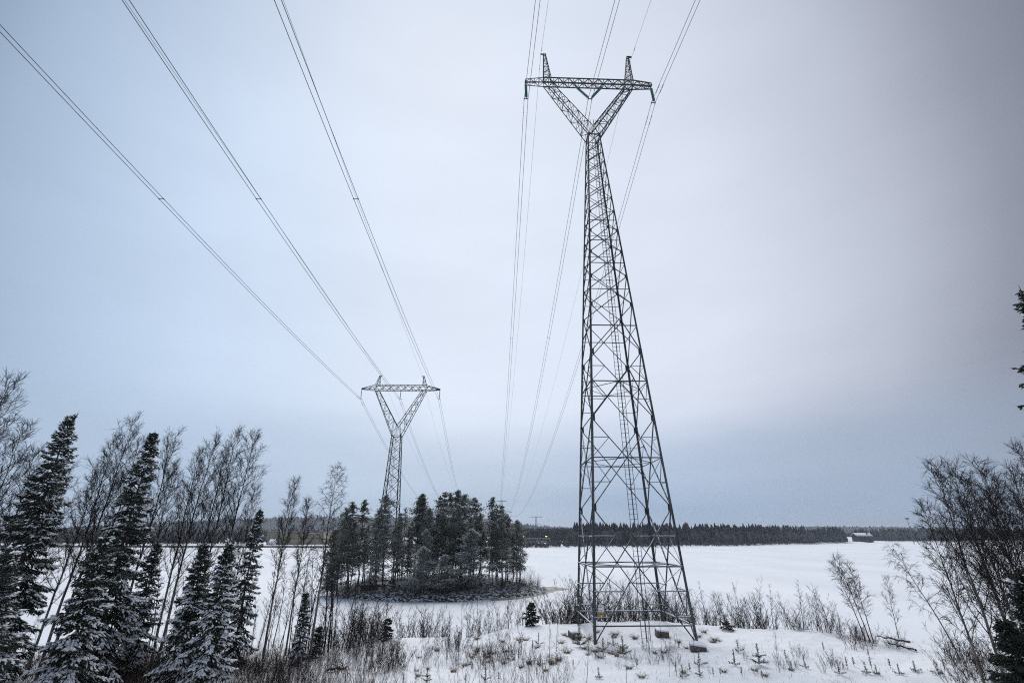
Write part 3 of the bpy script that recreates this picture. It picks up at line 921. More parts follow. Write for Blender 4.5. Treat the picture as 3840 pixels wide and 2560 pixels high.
def make_birch(seed, h, crown=0.32, lean=(0.0, 0.0), spread=0.26, up=0.75, weep=0.0, nb=34, stems=1, dens_=1.0):
    r = random.Random(seed)
    tr, br = Segs(), Segs()
    for st in range(stems):
        hh = h * (1.0 if st == 0 else r.uniform(0.78, 0.97))
        n = 16
        az0 = r.uniform(0, 6.28)
        off = (0, 0) if st == 0 else (0.25 * math.cos(az0), 0.25 * math.sin(az0))
        dl = (lean[0] + (0 if st == 0 else 0.07 * math.cos(az0)), lean[1] + (0 if st == 0 else 0.07 * math.sin(az0)))
        wx = wy = 0.0
        pts = []
        for i in range(n + 1):
            t = i / n
            wx += r.gauss(0, 0.012) * hh * 0.35; wy += r.gauss(0, 0.012) * hh * 0.35
            pts.append((off[0] + dl[0] * hh * t ** 1.2 + wx * t, off[1] + dl[1] * hh * t ** 1.2 + wy * t, -0.3 + (hh + 0.3) * t))
        r0 = 0.0062 * hh + 0.010
        rads = [r0 * (1 - 0.93 * (i / n)) for i in range(n + 1)]
        cut = int(n * 0.62)
        tr.line(pts[:cut + 1], rads[:cut + 1]); br.line(pts[cut:], rads[cut:])
        for k in range(nb):
            t = crown + (0.985 - crown) * ((k + r.random()) / nb) ** 0.85
            i = min(int(t * n), n - 1); f = t * n - i
            p = vadd(pts[i], (pts[i + 1][0] - pts[i][0], pts[i + 1][1] - pts[i][1], pts[i + 1][2] - pts[i][2]), f)
            az = k * 2.4 + r.uniform(-0.6, 0.6)
            L_ = hh * (spread * (1 - t) ** 0.75 + 0.035) * r.uniform(0.65, 1.2) * min(1, 0.55 + (t - crown) * 2.5)
            e = up * r.uniform(0.85, 1.15)
            d = (math.cos(az) * math.cos(e), math.sin(az) * math.cos(e), math.sin(e))
            m = 6
            q = p; rb = max(rads[i] * 0.5, 0.010)
            path = [q]
            for j in range(m):
                d = unit((d[0] + r.gauss(0, 0.08), d[1] + r.gauss(0, 0.08), d[2] + 0.06 + r.gauss(0, 0.06) - weep * (j / m) ** 2))
                q = vadd(q, d, L_ / m); path.append(q)
            br.line(path, [rb * (1 - 0.75 * j / m) for j in range(m + 1)])
            ns = int((6 + L_ * 6.0) * dens_)
            for s_ in range(ns):
                u = 0.18 + 0.82 * (s_ + r.random()) / ns
                j = min(int(u * m), m - 1)
                a = vadd(path[j], (path[j + 1][0] - path[j][0], path[j + 1][1] - path[j][1], path[j + 1][2] - path[j][2]), u * m - j)
                dd = unit((path[j + 1][0] - path[j][0], path[j + 1][1] - path[j][1], path[j + 1][2] - path[j][2]))
                sd = unit(vadd(vadd(dd, jit(r, 0.55)), (0, 0, 0.15 - weep * 1.2)))
                l2 = (0.16 + L_ * 0.30 * (1 - u * 0.55)) * r.uniform(0.6, 1.25)
                b = vadd(a, sd, l2 * 0.5); sd2 = unit(vadd(vadd(sd, jit(r, 0.22)), (0, 0, 0.12 - weep * 1.6))); c = vadd(b, sd2, l2 * 0.5)
                br.add(a, b, 0.0085, 0.0065); br.add(b, c, 0.0065, 0.0045)
                for w_ in range(4):
                    o_ = vadd(a, (b[0] - a[0], b[1] - a[1], b[2] - a[2]), r.random()) if w_ < 1 else vadd(b, (c[0] - b[0], c[1] - b[1], c[2] - b[2]), r.random())
                    td = unit(vadd(vadd(sd2, jit(r, 0.5)), (0, 0, 0.15 - weep * 2.0)))
                    br.add(o_, vadd(o_, td, r.uniform(0.18, 0.42)), 0.0062, 0.004)
    return tr, br


def birch_thing(seed, h, label=None, group=None, **k):
    t = empty('birch_tree')
    tr, br = make_birch(seed, h, **k)
    link('trunk', tr.mesh('trunk', 7), t, M['birch_bark'])
    link('crown', br.mesh('crown', 3), t, M['twig'])
    if label: tag(t, label, 'birch', group)
    return t


def make_spruce(seed, h, rad, snow=0.6, dens_=1.0, lift=0.0, start=0.05):
    r = random.Random(seed)
    tr, nd, sn, br = Segs(), Spikes(), Spikes(), Segs()
    n = 10
    wob_ = [(r.gauss(0, 0.02) * i / n * h * 0.3, r.gauss(0, 0.02) * i / n * h * 0.3) for i in range(n + 1)]
    pts = [(wob_[i][0], wob_[i][1], -0.3 + (h + 0.3) * i / n) for i in range(n + 1)]
    tr.line(pts, [(0.010 * h + 0.02) * (1 - 0.95 * i / n) for i in range(n + 1)])
    z = start * h
    az = r.uniform(0, 6)
    while z < h * 0.985:
        t = z / h
        nbr = 7 if t < 0.6 else 6
        Lb = rad * ((1 - t) ** 0.8) * (0.55 + 0.45 * min(1, (t + 0.06) / 0.16)) + 0.10
        for k in range(nbr):
            az += 2.4 + r.uniform(-0.25, 0.25)
            L_ = Lb * r.uniform(0.55, 1.22)
            e = math.radians(-22 + 58 * t ** 1.5) + lift + r.gauss(0, 0.17)
            d = (math.cos(az) * math.cos(e), math.sin(az) * math.cos(e), math.sin(e))
            i = min(int(t * n), n - 1)
            p = (pts[i][0], pts[i][1], z + r.gauss(0, 0.17) * (1.25 - t))
            m = 5; path = [p]; q = p
            for j in range(m):
                droop = -0.20 if j < 3 else 0.20
                d = unit((d[0] + r.gauss(0, 0.05), d[1] + r.gauss(0, 0.05), d[2] + droop * (1 - t) + r.gauss(0, 0.04)))
                q = vadd(q, d, L_ / m); path.append(q)
            br.line(path, [0.018 * (1 - 0.8 * j / m) * (0.5 + L_ * 0.4) for j in range(m + 1)])
            side = unit((-d[1], d[0], 0))
            sb = min(1.0, max(0.02, snow * (1.35 - 1.15 * t) + r.gauss(0, 0.33)))
            step = 0.095 / dens_
            cnt = max(4, int(L_ / step))
            for s_ in range(cnt):
                u = 0.10 + 0.90 * (s_ + r.random() * 0.8) / cnt
                j = min(int(u * m), m - 1)
                a = vadd(path[j], (path[j + 1][0] - path[j][0], path[j + 1][1] - path[j][1], path[j + 1][2] - path[j][2]), u * m - j)
                w = (0.10 + 0.34 * L_ ** 0.7 * math.sin(math.pi * min(1.0, 0.18 + u * 0.82)) ** 0.8) * r.uniform(0.6, 1.15)
                for sg_ in (-1, 1):
                    sd = unit((d[0] * 0.75 + side[0] * sg_ * 0.85 + r.gauss(0, 0.16), d[1] * 0.75 + side[1] * sg_ * 0.85 + r.gauss(0, 0.16), d[2] * 0.5 - 0.36 - 0.42 * (1 - t) + r.gauss(0, 0.22)))
                    b = vadd(a, sd, w)
                    nd.add(a, b, 0.030 + 0.014 * r.random(), 0.45)
                    if w > 0.16:
                        c = vadd(a, sd, w * 0.55)
                        for q_ in (-1, 1):
                            s2 = unit((sd[0] + d[0] * 0.5 * (q_ > 0) + r.gauss(0, 0.4), sd[1] + d[1] * 0.5 * (q_ > 0) + r.gauss(0, 0.4), sd[2] - 0.25 * (q_ < 0) + r.gauss(0, 0.2)))
                            nd.add(c, vadd(c, s2, w * 0.5), 0.024, 0.4)
                    if r.random() < sb ** 1.6 * (0.15 + 0.8 * u):
                        up_ = (0, 0, 0.03 + 0.02 * sb)
                        sn.add(vadd(vadd(a, sd, w * 0.02), up_), vadd(vadd(a, sd, w * r.uniform(0.8, 1.05)), up_), 0.030 + 0.045 * sb * r.uniform(0.4, 1), 0.55)
                        if r.random() < 0.55 * sb:
                            sn.add(vadd(a, (0, 0, 0.05)), vadd(a, (d[0] * 0.24, d[1] * 0.24, d[2] * 0.24 + 0.05)), 0.075, 0.5)
            nd.add(path[-2], vadd(path[-1], d, 0.10), 0.035, 0.5)
            if sb > 0.45:
                for q_ in range(3 + int(L_ * 5.5)):
                    u = r.uniform(0.35, 0.98); j = min(int(u * m), m - 1)
                    a = vadd(path[j], (path[j + 1][0] - path[j][0], path[j + 1][1] - path[j][1], path[j + 1][2] - path[j][2]), u * m - j)
                    o_ = r.gauss(0, 0.11) * min(1.2, L_); a = (a[0] + side[0] * o_, a[1] + side[1] * o_, a[2] + 0.05 - abs(o_) * 0.35)
                    sd = unit((d[0] + side[0] * o_ * 3, d[1] + side[1] * o_ * 3, d[2] - 0.15 - abs(o_)))
                    sn.add(vadd(a, sd, -0.06), vadd(a, sd, r.uniform(0.14, 0.30)), r.uniform(0.045, 0.085) * (0.6 + 0.5 * sb), 0.45)
        z += (0.12 + 0.26 * (1 - t)) / (0.6 + 0.4 * dens_) * max(0.6, min(1.2, h / 8)) * r.uniform(0.8, 1.2)
    nd.add(pts[-2], vadd(pts[-1], (0, 0, 0.25)), 0.03, 0.7)
    return tr, br, nd, sn


def spruce_thing(seed, h, rad, snow=0.6, dens_=1.0, mat='needle', **k):
    t = empty('spruce_tree')
    tr, br, nd, sn = make_spruce(seed, h, rad, snow, dens_, **k)
    link('trunk', tr.mesh('trunk', 7), t, M['spruce_bark'])
    b = link('boughs', br.mesh('boughs', 4), t, M['spruce_bark'])
    link('needles', nd.mesh('needles'), b, M[mat])
    if len(sn.a) > 300: tag(link('snow', sn.mesh('snow', 0.6), b, M['snow_pad']), kind='stuff')
    return t


def make_pine(seed, h, crown=0.42, spread=0.15, full=1.0):
    r = random.Random(seed)
    tr, nd = Segs(), Spikes()
    n = 12
    wx = wy = 0
    pts = []
    for i in range(n + 1):
        wx += r.gauss(0, 0.006) * h; wy += r.gauss(0, 0.006) * h
        pts.append((wx, wy, -0.4 + (h + 0.4) * i / n))
    tr.line(pts, [(0.0105 * h + 0.02) * (1 - 0.92 * i / n) for i in range(n + 1)])
    nb = int(30 * full)
    # a few dead stubs under the crown
    for k in range(10):
        t = r.uniform(0.15, crown); i = int(t * n); az = r.uniform(0, 6.28); L_ = r.uniform(0.4, 1.2)
        tr.add(pts[i], vadd(pts[i], (math.cos(az) * L_, math.sin(az) * L_, r.uniform(-0.1, 0.2))), 0.02, 0.008)
    for k in range(nb):
        t = crown + (0.99 - crown) * ((k + r.random()) / nb)
        i = min(int(t * n), n - 1)
        p = vadd(pts[i], (pts[i + 1][0] - pts[i][0], pts[i + 1][1] - pts[i][1], pts[i + 1][2] - pts[i][2]), t * n - i)
        az = k * 2.4 + r.uniform(-0.7, 0.7)
        q_ = (t - crown) / (1 - crown)
        L_ = h * spread * (1 - q_) ** 0.72 * (0.75 + 0.25 * min(1, q_ * 5)) * r.choice((0.35, 0.7, 0.95, 1.1, 1.45)) * r.uniform(0.85, 1.15) + 0.10
        e = 0.12 + 0.75 * q_ + r.gauss(0, 0.15)
        d = (math.cos(az) * math.cos(e), math.sin(az) * math.cos(e), math.sin(e))
        path = [p]; q = p; m = 4
        for j in range(m):
            d = unit((d[0] + r.gauss(0, 0.1), d[1] + r.gauss(0, 0.1), d[2] + 0.10)); q = vadd(q, d, L_ / m); path.append(q)
        tr.line(path, [0.03 * (1 - 0.7 * j / m) for j in range(m + 1)])
        # foliage sits in separate pads towards the end of the bough, with gaps between
        for c_ in range(3 + int(L_ * 2.6)):
            u = r.uniform(0.30, 1.0); j = min(int(u * m), m - 1)
            c0 = vadd(path[j], (path[j + 1][0] - path[j][0], path[j + 1][1] - path[j][1], path[j + 1][2] - path[j][2]), u * m - j)
            c0 = vadd(c0, (r.gauss(0, 0.15 * L_), r.gauss(0, 0.15 * L_), r.gauss(0.02, 0.06)))
            pr = r.uniform(0.22, 0.42) * min(1.35, 0.28 + 0.62 * L_)
            for s_ in range(int(9 * full)):
                a = (c0[0] + r.gauss(0, pr), c0[1] + r.gauss(0, pr), c0[2] + r.gauss(0, pr * 0.45))
                for w_ in range(5):
                    s2 = unit((a[0] - c0[0] + d[0] * 0.2 + r.gauss(0, 0.25), a[1] - c0[1] + d[1] * 0.2 + r.gauss(0, 0.25), 0.22 + r.gauss(0, 0.22)))
                    nd.add(a, vadd(a, s2, r.uniform(0.20, 0.36)), 0.036, 0.3)
    for w_ in range(20):
        nd.add(vadd(pts[-1], (0, 0, -r.random() * 0.5)), vadd(pts[-1], (r.gauss(0, 0.12), r.gauss(0, 0.12), r.uniform(0, 0.4))), 0.04, 0.4)
    return tr, nd


def make_shrub(seed, n, h, rad, lean=0.42, twigs=11):
    r = random.Random(seed); s = Segs()
    for k in range(n):
        az = r.uniform(0, 6.28); rr = rad * math.sqrt(r.random())
        hh = h * (0.28 + 0.80 * r.random() ** 1.3)
        p = (rr * math.cos(az), rr * math.sin(az), -0.15)
        d = unit((math.cos(az) * lean * r.uniform(0.2, 1.2), math.sin(az) * lean * r.uniform(0.2, 1.2), 1))
        m = 6; path = [p]
        for j in range(m):
            d = unit((d[0] + r.gauss(0, 0.10), d[1] + r.gauss(0, 0.10), d[2] + 0.03)); path.append(vadd(path[-1], d, (hh + 0.15) / m))
        r0 = 0.005 + 0.0040 * hh
        s.line(path, [r0 * (1 - 0.8 * j / m) for j in range(m + 1)])
        for w_ in range(twigs):
            j = r.randint(1, m - 1)
            a = vadd(path[j], (path[j + 1][0] - path[j][0], path[j + 1][1] - path[j][1], path[j + 1][2] - path[j][2]), r.random())
            az2 = r.uniform(0, 6.28)
            td = unit((math.cos(az2) * 0.7 + d[0], math.sin(az2) * 0.7 + d[1], 0.75 + d[2] * 0.3))
            l2 = hh * r.uniform(0.10, 0.26)
            b = vadd(a, td, l2)
            s.add(a, b, 0.0066, 0.0045)
            if r.random() < 0.8:
                c = vadd(a, td, l2 * 0.5); s.add(c, vadd(c, unit(vadd(td, jit(r, 0.4))), l2 * 0.5), 0.005, 0.0035)
    return s


def make_sapling(seed, h):
    r = random.Random(seed); s = Segs()
    p = (0, 0, -0.15); d = unit((r.gauss(0, 0.05), r.gauss(0, 0.05), 1)); m = 10; path = [p]
    for j in range(m):
        d = unit((d[0] + r.gauss(0, 0.03), d[1] + r.gauss(0, 0.03), d[2])); path.append(vadd(path[-1], d, (h + .15) / m))
    r0 = 0.010 + 0.0050 * h
    s.line(path, [r0 * (1 - 0.85 * j / m) for j in range(m + 1)])
    for k in range(int(12 + h * 3.5)):
        t = r.uniform(0.30, 0.97); j = min(int(t * m), m - 1)
        a = vadd(path[j], (path[j + 1][0] - path[j][0], path[j + 1][1] - path[j][1], path[j + 1][2] - path[j][2]), t * m - j)
        az = r.uniform(0, 6.28); e = r.uniform(0.7, 1.1)
        td = (math.cos(az) * math.cos(e), math.sin(az) * math.cos(e), math.sin(e)); l2 = h * (0.05 + 0.17 * (1 - t)) * r.uniform(0.6, 1.2)
        b = vadd(a, td, l2 * 0.5); td2 = unit(vadd(td, jit(r, 0.15))); c = vadd(b, td2, l2 * 0.5)
        s.add(a, b, 0.0075, 0.0055); s.add(b, c, 0.0055, 0.004)
        for w_ in range(4):
            o_ = vadd(a, (c[0] - a[0], c[1] - a[1], c[2] - a[2]), r.uniform(0.2, 0.95)); s.add(o_, vadd(o_, unit(vadd(td2, jit(r, 0.4))), l2 * r.uniform(0.2, 0.4)), 0.005, 0.0035)
    return s


def make_seedling(seed, h, bushy):
    r = random.Random(seed); st, nd = Segs(), Spikes()
    st.add((0, 0, -0.05), (r.gauss(0, 0.02), r.gauss(0, 0.02), h), 0.012, 0.006)
    def brush(a, b, cnt, ln):
        for k in range(cnt):
            t = 0.15 + 0.85 * k / cnt; c = tuple(a[i] + (b[i] - a[i]) * t for i in range(3)); v = unit(tuple(b[i] - a[i] for i in range(3)))
            s2 = unit((v[0] * 0.8 + r.gauss(0, 0.55), v[1] * 0.8 + r.gauss(0, 0.55), v[2] * 0.8 + r.gauss(0, 0.55)))
            nd.add(c, vadd(c, s2, ln * r.uniform(0.7, 1.2)), 0.012, 0.35)
    brush((0, 0, h * 0.15), (0, 0, h), int(46 * h / 0.4), 0.085)
    for lev in range(bushy):
        z = h * (0.12 + 0.55 * lev / max(1, bushy)); nbr = r.randint(3, 5)
        for k in range(nbr):
            az = 6.28 * k / nbr + r.uniform(-0.4, 0.4); L_ = h * (0.45 - 0.30 * lev / max(1, bushy)) * r.uniform(0.7, 1.2)
            b = (math.cos(az) * L_, math.sin(az) * L_, z + L_ * 0.35)
            st.add((0, 0, z), b, 0.008, 0.004); brush((0, 0, z), b, int(26 * L_ / 0.25) + 6, 0.09)
    return st, nd


def make_grass(seed, n, h, rad):
    r = random.Random(seed); s = Spikes()
    for k in range(n):
        az = r.uniform(0, 6.28); q = rad * math.sqrt(r.random()); p = (q * math.cos(az), q * math.sin(az), -0.05)
        d = unit((math.cos(az) * 0.6 + r.gauss(0, 0.35), math.sin(az) * 0.6 + r.gauss(0, 0.35), 1.0)); hh = h * r.uniform(0.5, 1.1)
        c = vadd(p, d, hh * 0.6); s.add(p, c, 0.009, 0.3); s.add(c, vadd(c, unit((d[0] * 2, d[1] * 2, 0.2)), hh * 0.45), 0.006, 0.2)
    return s


def place(t, x, y, z=None, rz=None, sc=1.0, tilt=(0, 0)):
    t.location = (x, y, gz(x, y) if z is None else z)
    t.rotation_euler = (tilt[0], tilt[1], R.uniform(0, 6.28) if rz is None else rz)
    t.scale = (sc, sc, sc)
    return t


def by_top(px, py, y):
    """ground position and height of a tree whose top shows at (px, py) and which stands y metres off"""
    p = at_y(px, py, y)
    g = gz(p.x, y)
    return p.x, y, p.z - g


# --- snow-laden spruces on the left
for seed, (px, py, y, rad, snow, dn, label) in enumerate([
        (277, 1548, 25.5, 2.15, 0.60, 1.0, 'tallest snowy spruce near the left edge with dark top'),
        (580, 1622, 27.5, 2.0, 0.60, 1.0, 'tall dark spruce with narrow spire between the left birches'),
        (770, 2040, 28.0, 1.5, 0.62, 1.1, 'young spruce with dark needles just left of the whitest spruce'),
        (864, 2030, 27.0, 1.35, 0.95, 1.2, 'young spruce most thickly covered with snow, front of the left wood'),
        (976, 1906, 33.0, 1.25, 0.45, 0.75, 'thin sparse spruce at the right end of the left wood'),
        (590, 2035, 31.0, 1.4, 0.55, 0.9, 'dark half-hidden spruce behind the spire-topped spruce'),
        (35, 2060, 20.5, 1.9, 0.85, 1.2, 'broad snow-loaded spruce in the bottom left corner'),
        (395, 2010, 24.5, 1.8, 0.75, 1.0, 'bushy snowy spruce below the tallest spruce'),
        (1150, 2225, 33.0, 0.45, 0.6, 0.6, 'small narrow spruce beside the pale leaning birch trunk'),
        (1197, 2355, 35.0, 0.5, 0.6, 0.9, 'little bushy spruce among thin stems left of the island'),
        (1455, 2322, 40.0, 0.6, 0.4, 1.0, 'knee-high dark spruce below the left part of the island'),
        (1993, 2262, 41.0, 0.85, 0.12, 1.0, 'small dark spruce on the mound left of the near pylon'),
        (2725, 2335, 40.0, 0.8, 0.25, 0.9, 'low dark spruce in the thicket right of the near pylon'),
(3835, 2150, 19.5, 1.7, 0.14, 1.1, 'dark bushy spruce in the bottom right corner'),
        (3770, 2330, 17.0, 1.15, 0.12, 1.1, 'low dark spruce below the bottom right corner spruce')]):
    x, y, h = by_top(px, py, y)
    t = spruce_thing(100 + seed, h, rad, snow, dn, mat='needle' if snow > 0.4 else 'needle_dark')
    place(t, x, y, rz=R.uniform(0, 6))
    tag(t, label, 'spruce', 'spruces on the near bank')
# the big spruce whose branch tips reach in from the right edge
x, y, h = by_top(3838, 1085, 15.0)
t = spruce_thing(140, h, 2.5, 0.05, 0.9, mat='needle_dark', lift=0.05, start=0.30)
place(t, x, y, rz=0.4)
tag(t, 'big dark spruce reaching in at the right edge, only branch tips showing', 'spruce', 'spruces on the near bank')

# --- birches on the left
left_birch = [(470, 1578, 29, 0.34, 0.20, 0.95, 0, 1), (655, 1628, 31, 0.40, 0.22, 0.95, 0, 1), (800, 1642, 32, 0.36, 0.22, 1.0, 0, 1), (893, 1622, 33, 0.40, 0.20, 1.0, 0, 1),
              (945, 1630, 33.5, 0.42, 0.26, 0.95, 0, 1), (430, 1640, 30, 0.34, 0.20, 0.95, 0, 1), (520, 1660, 31, 0.36, 0.20, 0.95, 0, 1), (765, 1700, 33, 0.34, 0.2, 1.0, 0, 1), (845, 1690, 34, 0.36, 0.22, 1.0, 0, 1), (250, 1760, 28, 0.3, 0.24, 0.9, 0, 1), (95, 1600, 24, 0.3, 0.26, 0.9, 0, 1), (40, 1440, 22, 0.30, 0.26, 0.9, 0, 1), (-60, 1500, 24, 0.3, 0.26, 0.9, 0, 1), (165, 1690, 27, 0.34, 0.22, 0.9, 0, 1),
              (360, 1740, 31, 0.3, 0.2, 0.95, 0, 1), (690, 1740, 35, 0.34, 0.2, 0.95, 0, 1), (1105, 1808, 35, 0.40, 0.17, 1.0, 0, 1), (1165, 1880, 36, 0.36, 0.18, 0.95, 0, 1),
              (1268, 1752, 34, 0.32, 0.20, 0.80, 0.22, 1), (955, 1830, 37, 0.3, 0.2, 0.9, 0, 1), (540, 1800, 35, 0.3, 0.22, 0.9, 0, 1)]
LB = []
for i, (px, py, y, cr, spd, up, wp, st) in enumerate(left_birch):
    x, y, h = by_top(px, py, y)
    t = birch_thing(200 + i, h, crown=cr, spread=spd, up=up, weep=wp, stems=st, nb=38, dens_=0.85, lean=(0.02 + R.gauss(0, 0.02), 0.0))
    place(t, x - 0.02 * h, y, rz=0.0); LB.append(t)
label_row(LB, '{} of the tall leafless birches in the left wood, counted from the left', 'birch', 'bare birches in the left wood')

# --- birches on the right
for i, (bx, by, tx, ty, y, cr, spd, up, wp, st, label) in enumerate([
        (3265, 2405, 3140, 2085, 35.0, 0.34, 0.18, 0.85, 0.10, 3, 'three-stemmed small birch on the bank, leftmost on the right side'),
        (3372, 2400, 3318, 2160, 34.0, 0.34, 0.22, 0.85, 0.08, 1, 'small twisted birch between the three-stemmed birch and the arching birch'),
        (3585, 2430, 3340, 2040, 29.5, 0.26, 0.36, 0.60, 0.30, 1, 'birch with arching twiggy branches leaning left over the lake')]):
    a = on_ground(bx, by); b = at_y(tx, ty, a.y)
    h = b.z - a.z
    t = birch_thing(240 + i, h, crown=cr, spread=spd, up=up, weep=wp, stems=st, nb=22, dens_=0.6, lean=((b.x - a.x) / h, 0.0))
    place(t, a.x, a.y, a.z, rz=0.0); tag(t, label, 'birch', 'bare birches on the right bank')
RB = []
for i, (tx, ty, y, ln) in enumerate([(3500, 1745, 22.0, -0.02), (3575, 1752, 23.5, 0.0), (3665, 1735, 22.5, 0.0), (3720, 1800, 21.0, 0.02), (3790, 1760, 23.0, 0.0), (3850, 1690, 21.0, 0.0), (3610, 1880, 25.0, -0.03), (3900, 1650, 22.5, 0.0), (3450, 1900, 24.5, -0.06), (3620, 1790, 21.5, 0.0), (3700, 1840, 24.5, 0.0), (3810, 1850, 24.0, 0.0)]):
    p = at_y(tx, ty, y)
    x = p.x - ln * 9; g = gz(x, y); h = p.z - g
    t = birch_thing(260 + i, h, crown=0.24, spread=0.26, up=0.98, weep=0.05, nb=36, lean=((p.x - x) / h, 0.0), stems=1, dens_=0.78)
    place(t, x, y, g, rz=0.0); RB.append(t)
label_row(RB, '{} of the dark bare birches crowding the right edge, counted from the left', 'birch', 'bare birches at the right edge')

# --- pines on the island
pine_var = []
for i in range(16):
    tr, nd = make_pine(300 + i, 14.0, crown=[0.22, 0.40, 0.16, 0.46, 0.30, 0.10, 0.36, 0.12, 0.28, 0.50, 0.20, 0.33, 0.14, 0.42, 0.25, 0.38][i], spread=[0.19, 0.14, 0.21, 0.15, 0.20, 0.18, 0.13, 0.25, 0.16, 0.17, 0.22, 0.15, 0.19, 0.18, 0.14, 0.21][i], full=[1.2, 1.0, 1.3, 1.1, 1.0, 1.3, 0.8, 1.4, 1.1, 1.2, 1.3, 0.7, 1.2, 1.0, 0.9, 1.2][i])
    pine_var.append((tr.mesh('trunk', 6), nd.mesh('crown')))
    pine_var[-1][0].materials.append(M['pine_trunk']); pine_var[-1][1].materials.append(M['pine_frost'] if i in (2, 7, 10, 13) else M['pine'])
# (top pixel, distance)
ptops = [(1258, 1985, 101), (1300, 1910, 100), (1345, 1885, 101), (1372, 1878, 103), (1322, 1960, 98), (1440, 1905, 99), (1470, 1860, 100), (1405, 1945, 104), (1528, 1905, 106), (1500, 1925, 98),
         (1567, 1862, 104), (1592, 1855, 103), (1618, 1905, 101), (1643, 1862, 102), (1671, 1847, 104), (1690, 1848, 107), (1716, 1840, 105), (1738, 1860, 103), (1655, 1920, 99), (1700, 1915, 100),
         (1781, 1870, 104), (1803, 1925, 101), (1760, 1940, 98), (1838, 1868, 106), (1862, 1893, 107), (1885, 1898, 105), (1905, 1930, 108), (1850, 1960, 102), (1935, 1950, 110), (1948, 1965, 112),
         (1550, 1960, 112), (1620, 1960, 114), (1580, 1950, 110), (1720, 1950, 113), (1800, 1960, 112), (1380, 1970, 109), (1450, 1970, 111), (1290, 2010, 106)]
ptops += [(1275, 1990, 104), (1335, 2000, 97), (1385, 1990, 99), (1425, 1985, 97), (1480, 1980, 101), (1540, 1975, 98), (1600, 1985, 97), (1640, 1990, 108), (1730, 1985, 101), (1780, 1975, 108), (1815, 1990, 99), (1870, 1985, 104), (1900, 1990, 106), (1920, 2000, 109), (1510, 2010, 109)]
PN = []
for i, (px, py, y) in enumerate(ptops):
    p = at_y(px, py, y); g = float(island_z(p.x, y)); h = p.z - g
    t = empty('pine_tree')
    for nm, me in zip(('trunk', 'crown'), pine_var[(i * 7 + 3) % 16]):
        o = bpy.data.objects.new(nm, me); COL.objects.link(o); o.parent = t
    s = h / 14.0
    t.location = (p.x, y, g); t.rotation_euler = (R.gauss(0, 0.02), R.gauss(0, 0.02), R.uniform(0, 6.28)); t.scale = (s * R.uniform(0.8, 1.2), s * R.uniform(0.8, 1.2), s)
    PN.append(t)
label_row(PN, '{} pine of the tall island grove counting treetops from the left', 'pine', 'tall pines on the island')
low = []
for (px, py, by, y, lab) in ((1585, 2050, 2240, 93.5, 'low broad frosted pine at the middle of the island front shore'), (1765, 1985, 2215, 96, 'broad frosted pine leaning out on the right of the island front'),
                             (1262, 2080, 2200, 99, 'low drooping pine at the left tip of the island'), (1240, 2130, 2215, 100.5, 'shrubby pine lowest on the left tip of the island'), (1670, 2080, 2230, 94, 'small frosted pine right of the low broad island pine')):
    p = at_y(px, py, y); g = float(island_z(p.x, y)); h = p.z - g
    t = empty('pine_tree')
    for nm, me in zip(('trunk', 'crown'), pine_var[7]):
        o = bpy.data.objects.new(nm, me); COL.objects.link(o); o.parent = t
    s = h / 14.0; t.location = (p.x, y, g); t.scale = (s * 1.7, s * 1.7, s); t.rotation_euler = (0, 0, R.uniform(0, 6))
    tag(t, lab, 'pine', 'low pines on the island shore')

# --- shared shrubs
shrub_var = [make_shrub(400 + i, [14, 18, 11, 22, 16, 9][i], [2.1, 1.8, 2.6, 1.5, 2.3, 3.0][i], [0.45, 0.6, 0.35, 0.7, 0.5, 0.3][i]).mesh('stems', 3) for i in range(6)]
for me in shrub_var: me.materials.append(M['twig_red'])
sap_var = [make_sapling(450 + i, 4.0).mesh('stem', 4) for i in range(6)]
for me in sap_var: me.materials.append(M['twig'])


def shrub(x, y, z, me, h, ref, name='bare_shrub', wide=1.0):
    o = bpy.data.objects.new(name, me); COL.objects.link(o)
    s = h / ref; o.location = (x, y, z); o.scale = (s * wide, s * wide, s); o.rotation_euler = (0, 0, R.uniform(0, 6.28))
    return o


REFH = [2.1, 1.8, 2.6, 1.5, 2.3, 3.0]
# thicket along the crest of the bank
TH = []
for (x0, x1, n, h0, h1, da, db) in ((1480, 2090, 34, 1.5, 3.0, 0.0, 3.0), (2085, 2620, 62, 2.2, 3.3, 1.0, 3.2), (2610, 3150, 42, 1.8, 3.0, -0.5, 3.0)):
    for i in range(n):
        px = x0 + (x1 - x0) * (i + R.random()) / n
        y = 40.0
        for _ in range(6):
            r = ray(px, 2370); x = r[0] / r[1] * y; y = float(edge_y(x)) + da
        y += R.uniform(0, db - da); x = r[0] / r[1] * y
        k = R.randrange(6)
        if not 2085 < px < 2620 and math.sin(px * 0.021) + math.sin(px * 0.057 + 1) < -0.75: continue
        if i % 4 == 3:
            TH.append(shrub(x, y, gz(x, y), sap_var[k], R.uniform(1.8, 3.6), 4.0, 'willow_shrub', wide=1.1))
        else:
            TH.append(shrub(x, y, gz(x, y), shrub_var[k], R.uniform(h0 * 0.6, h1), REFH[k], 'willow_shrub', wide=R.uniform(0.8, 1.3)))
label_row(TH, '{} bare willow clump from the left along the crest of the lake bank', 'shrub', 'willow clumps along the bank crest')
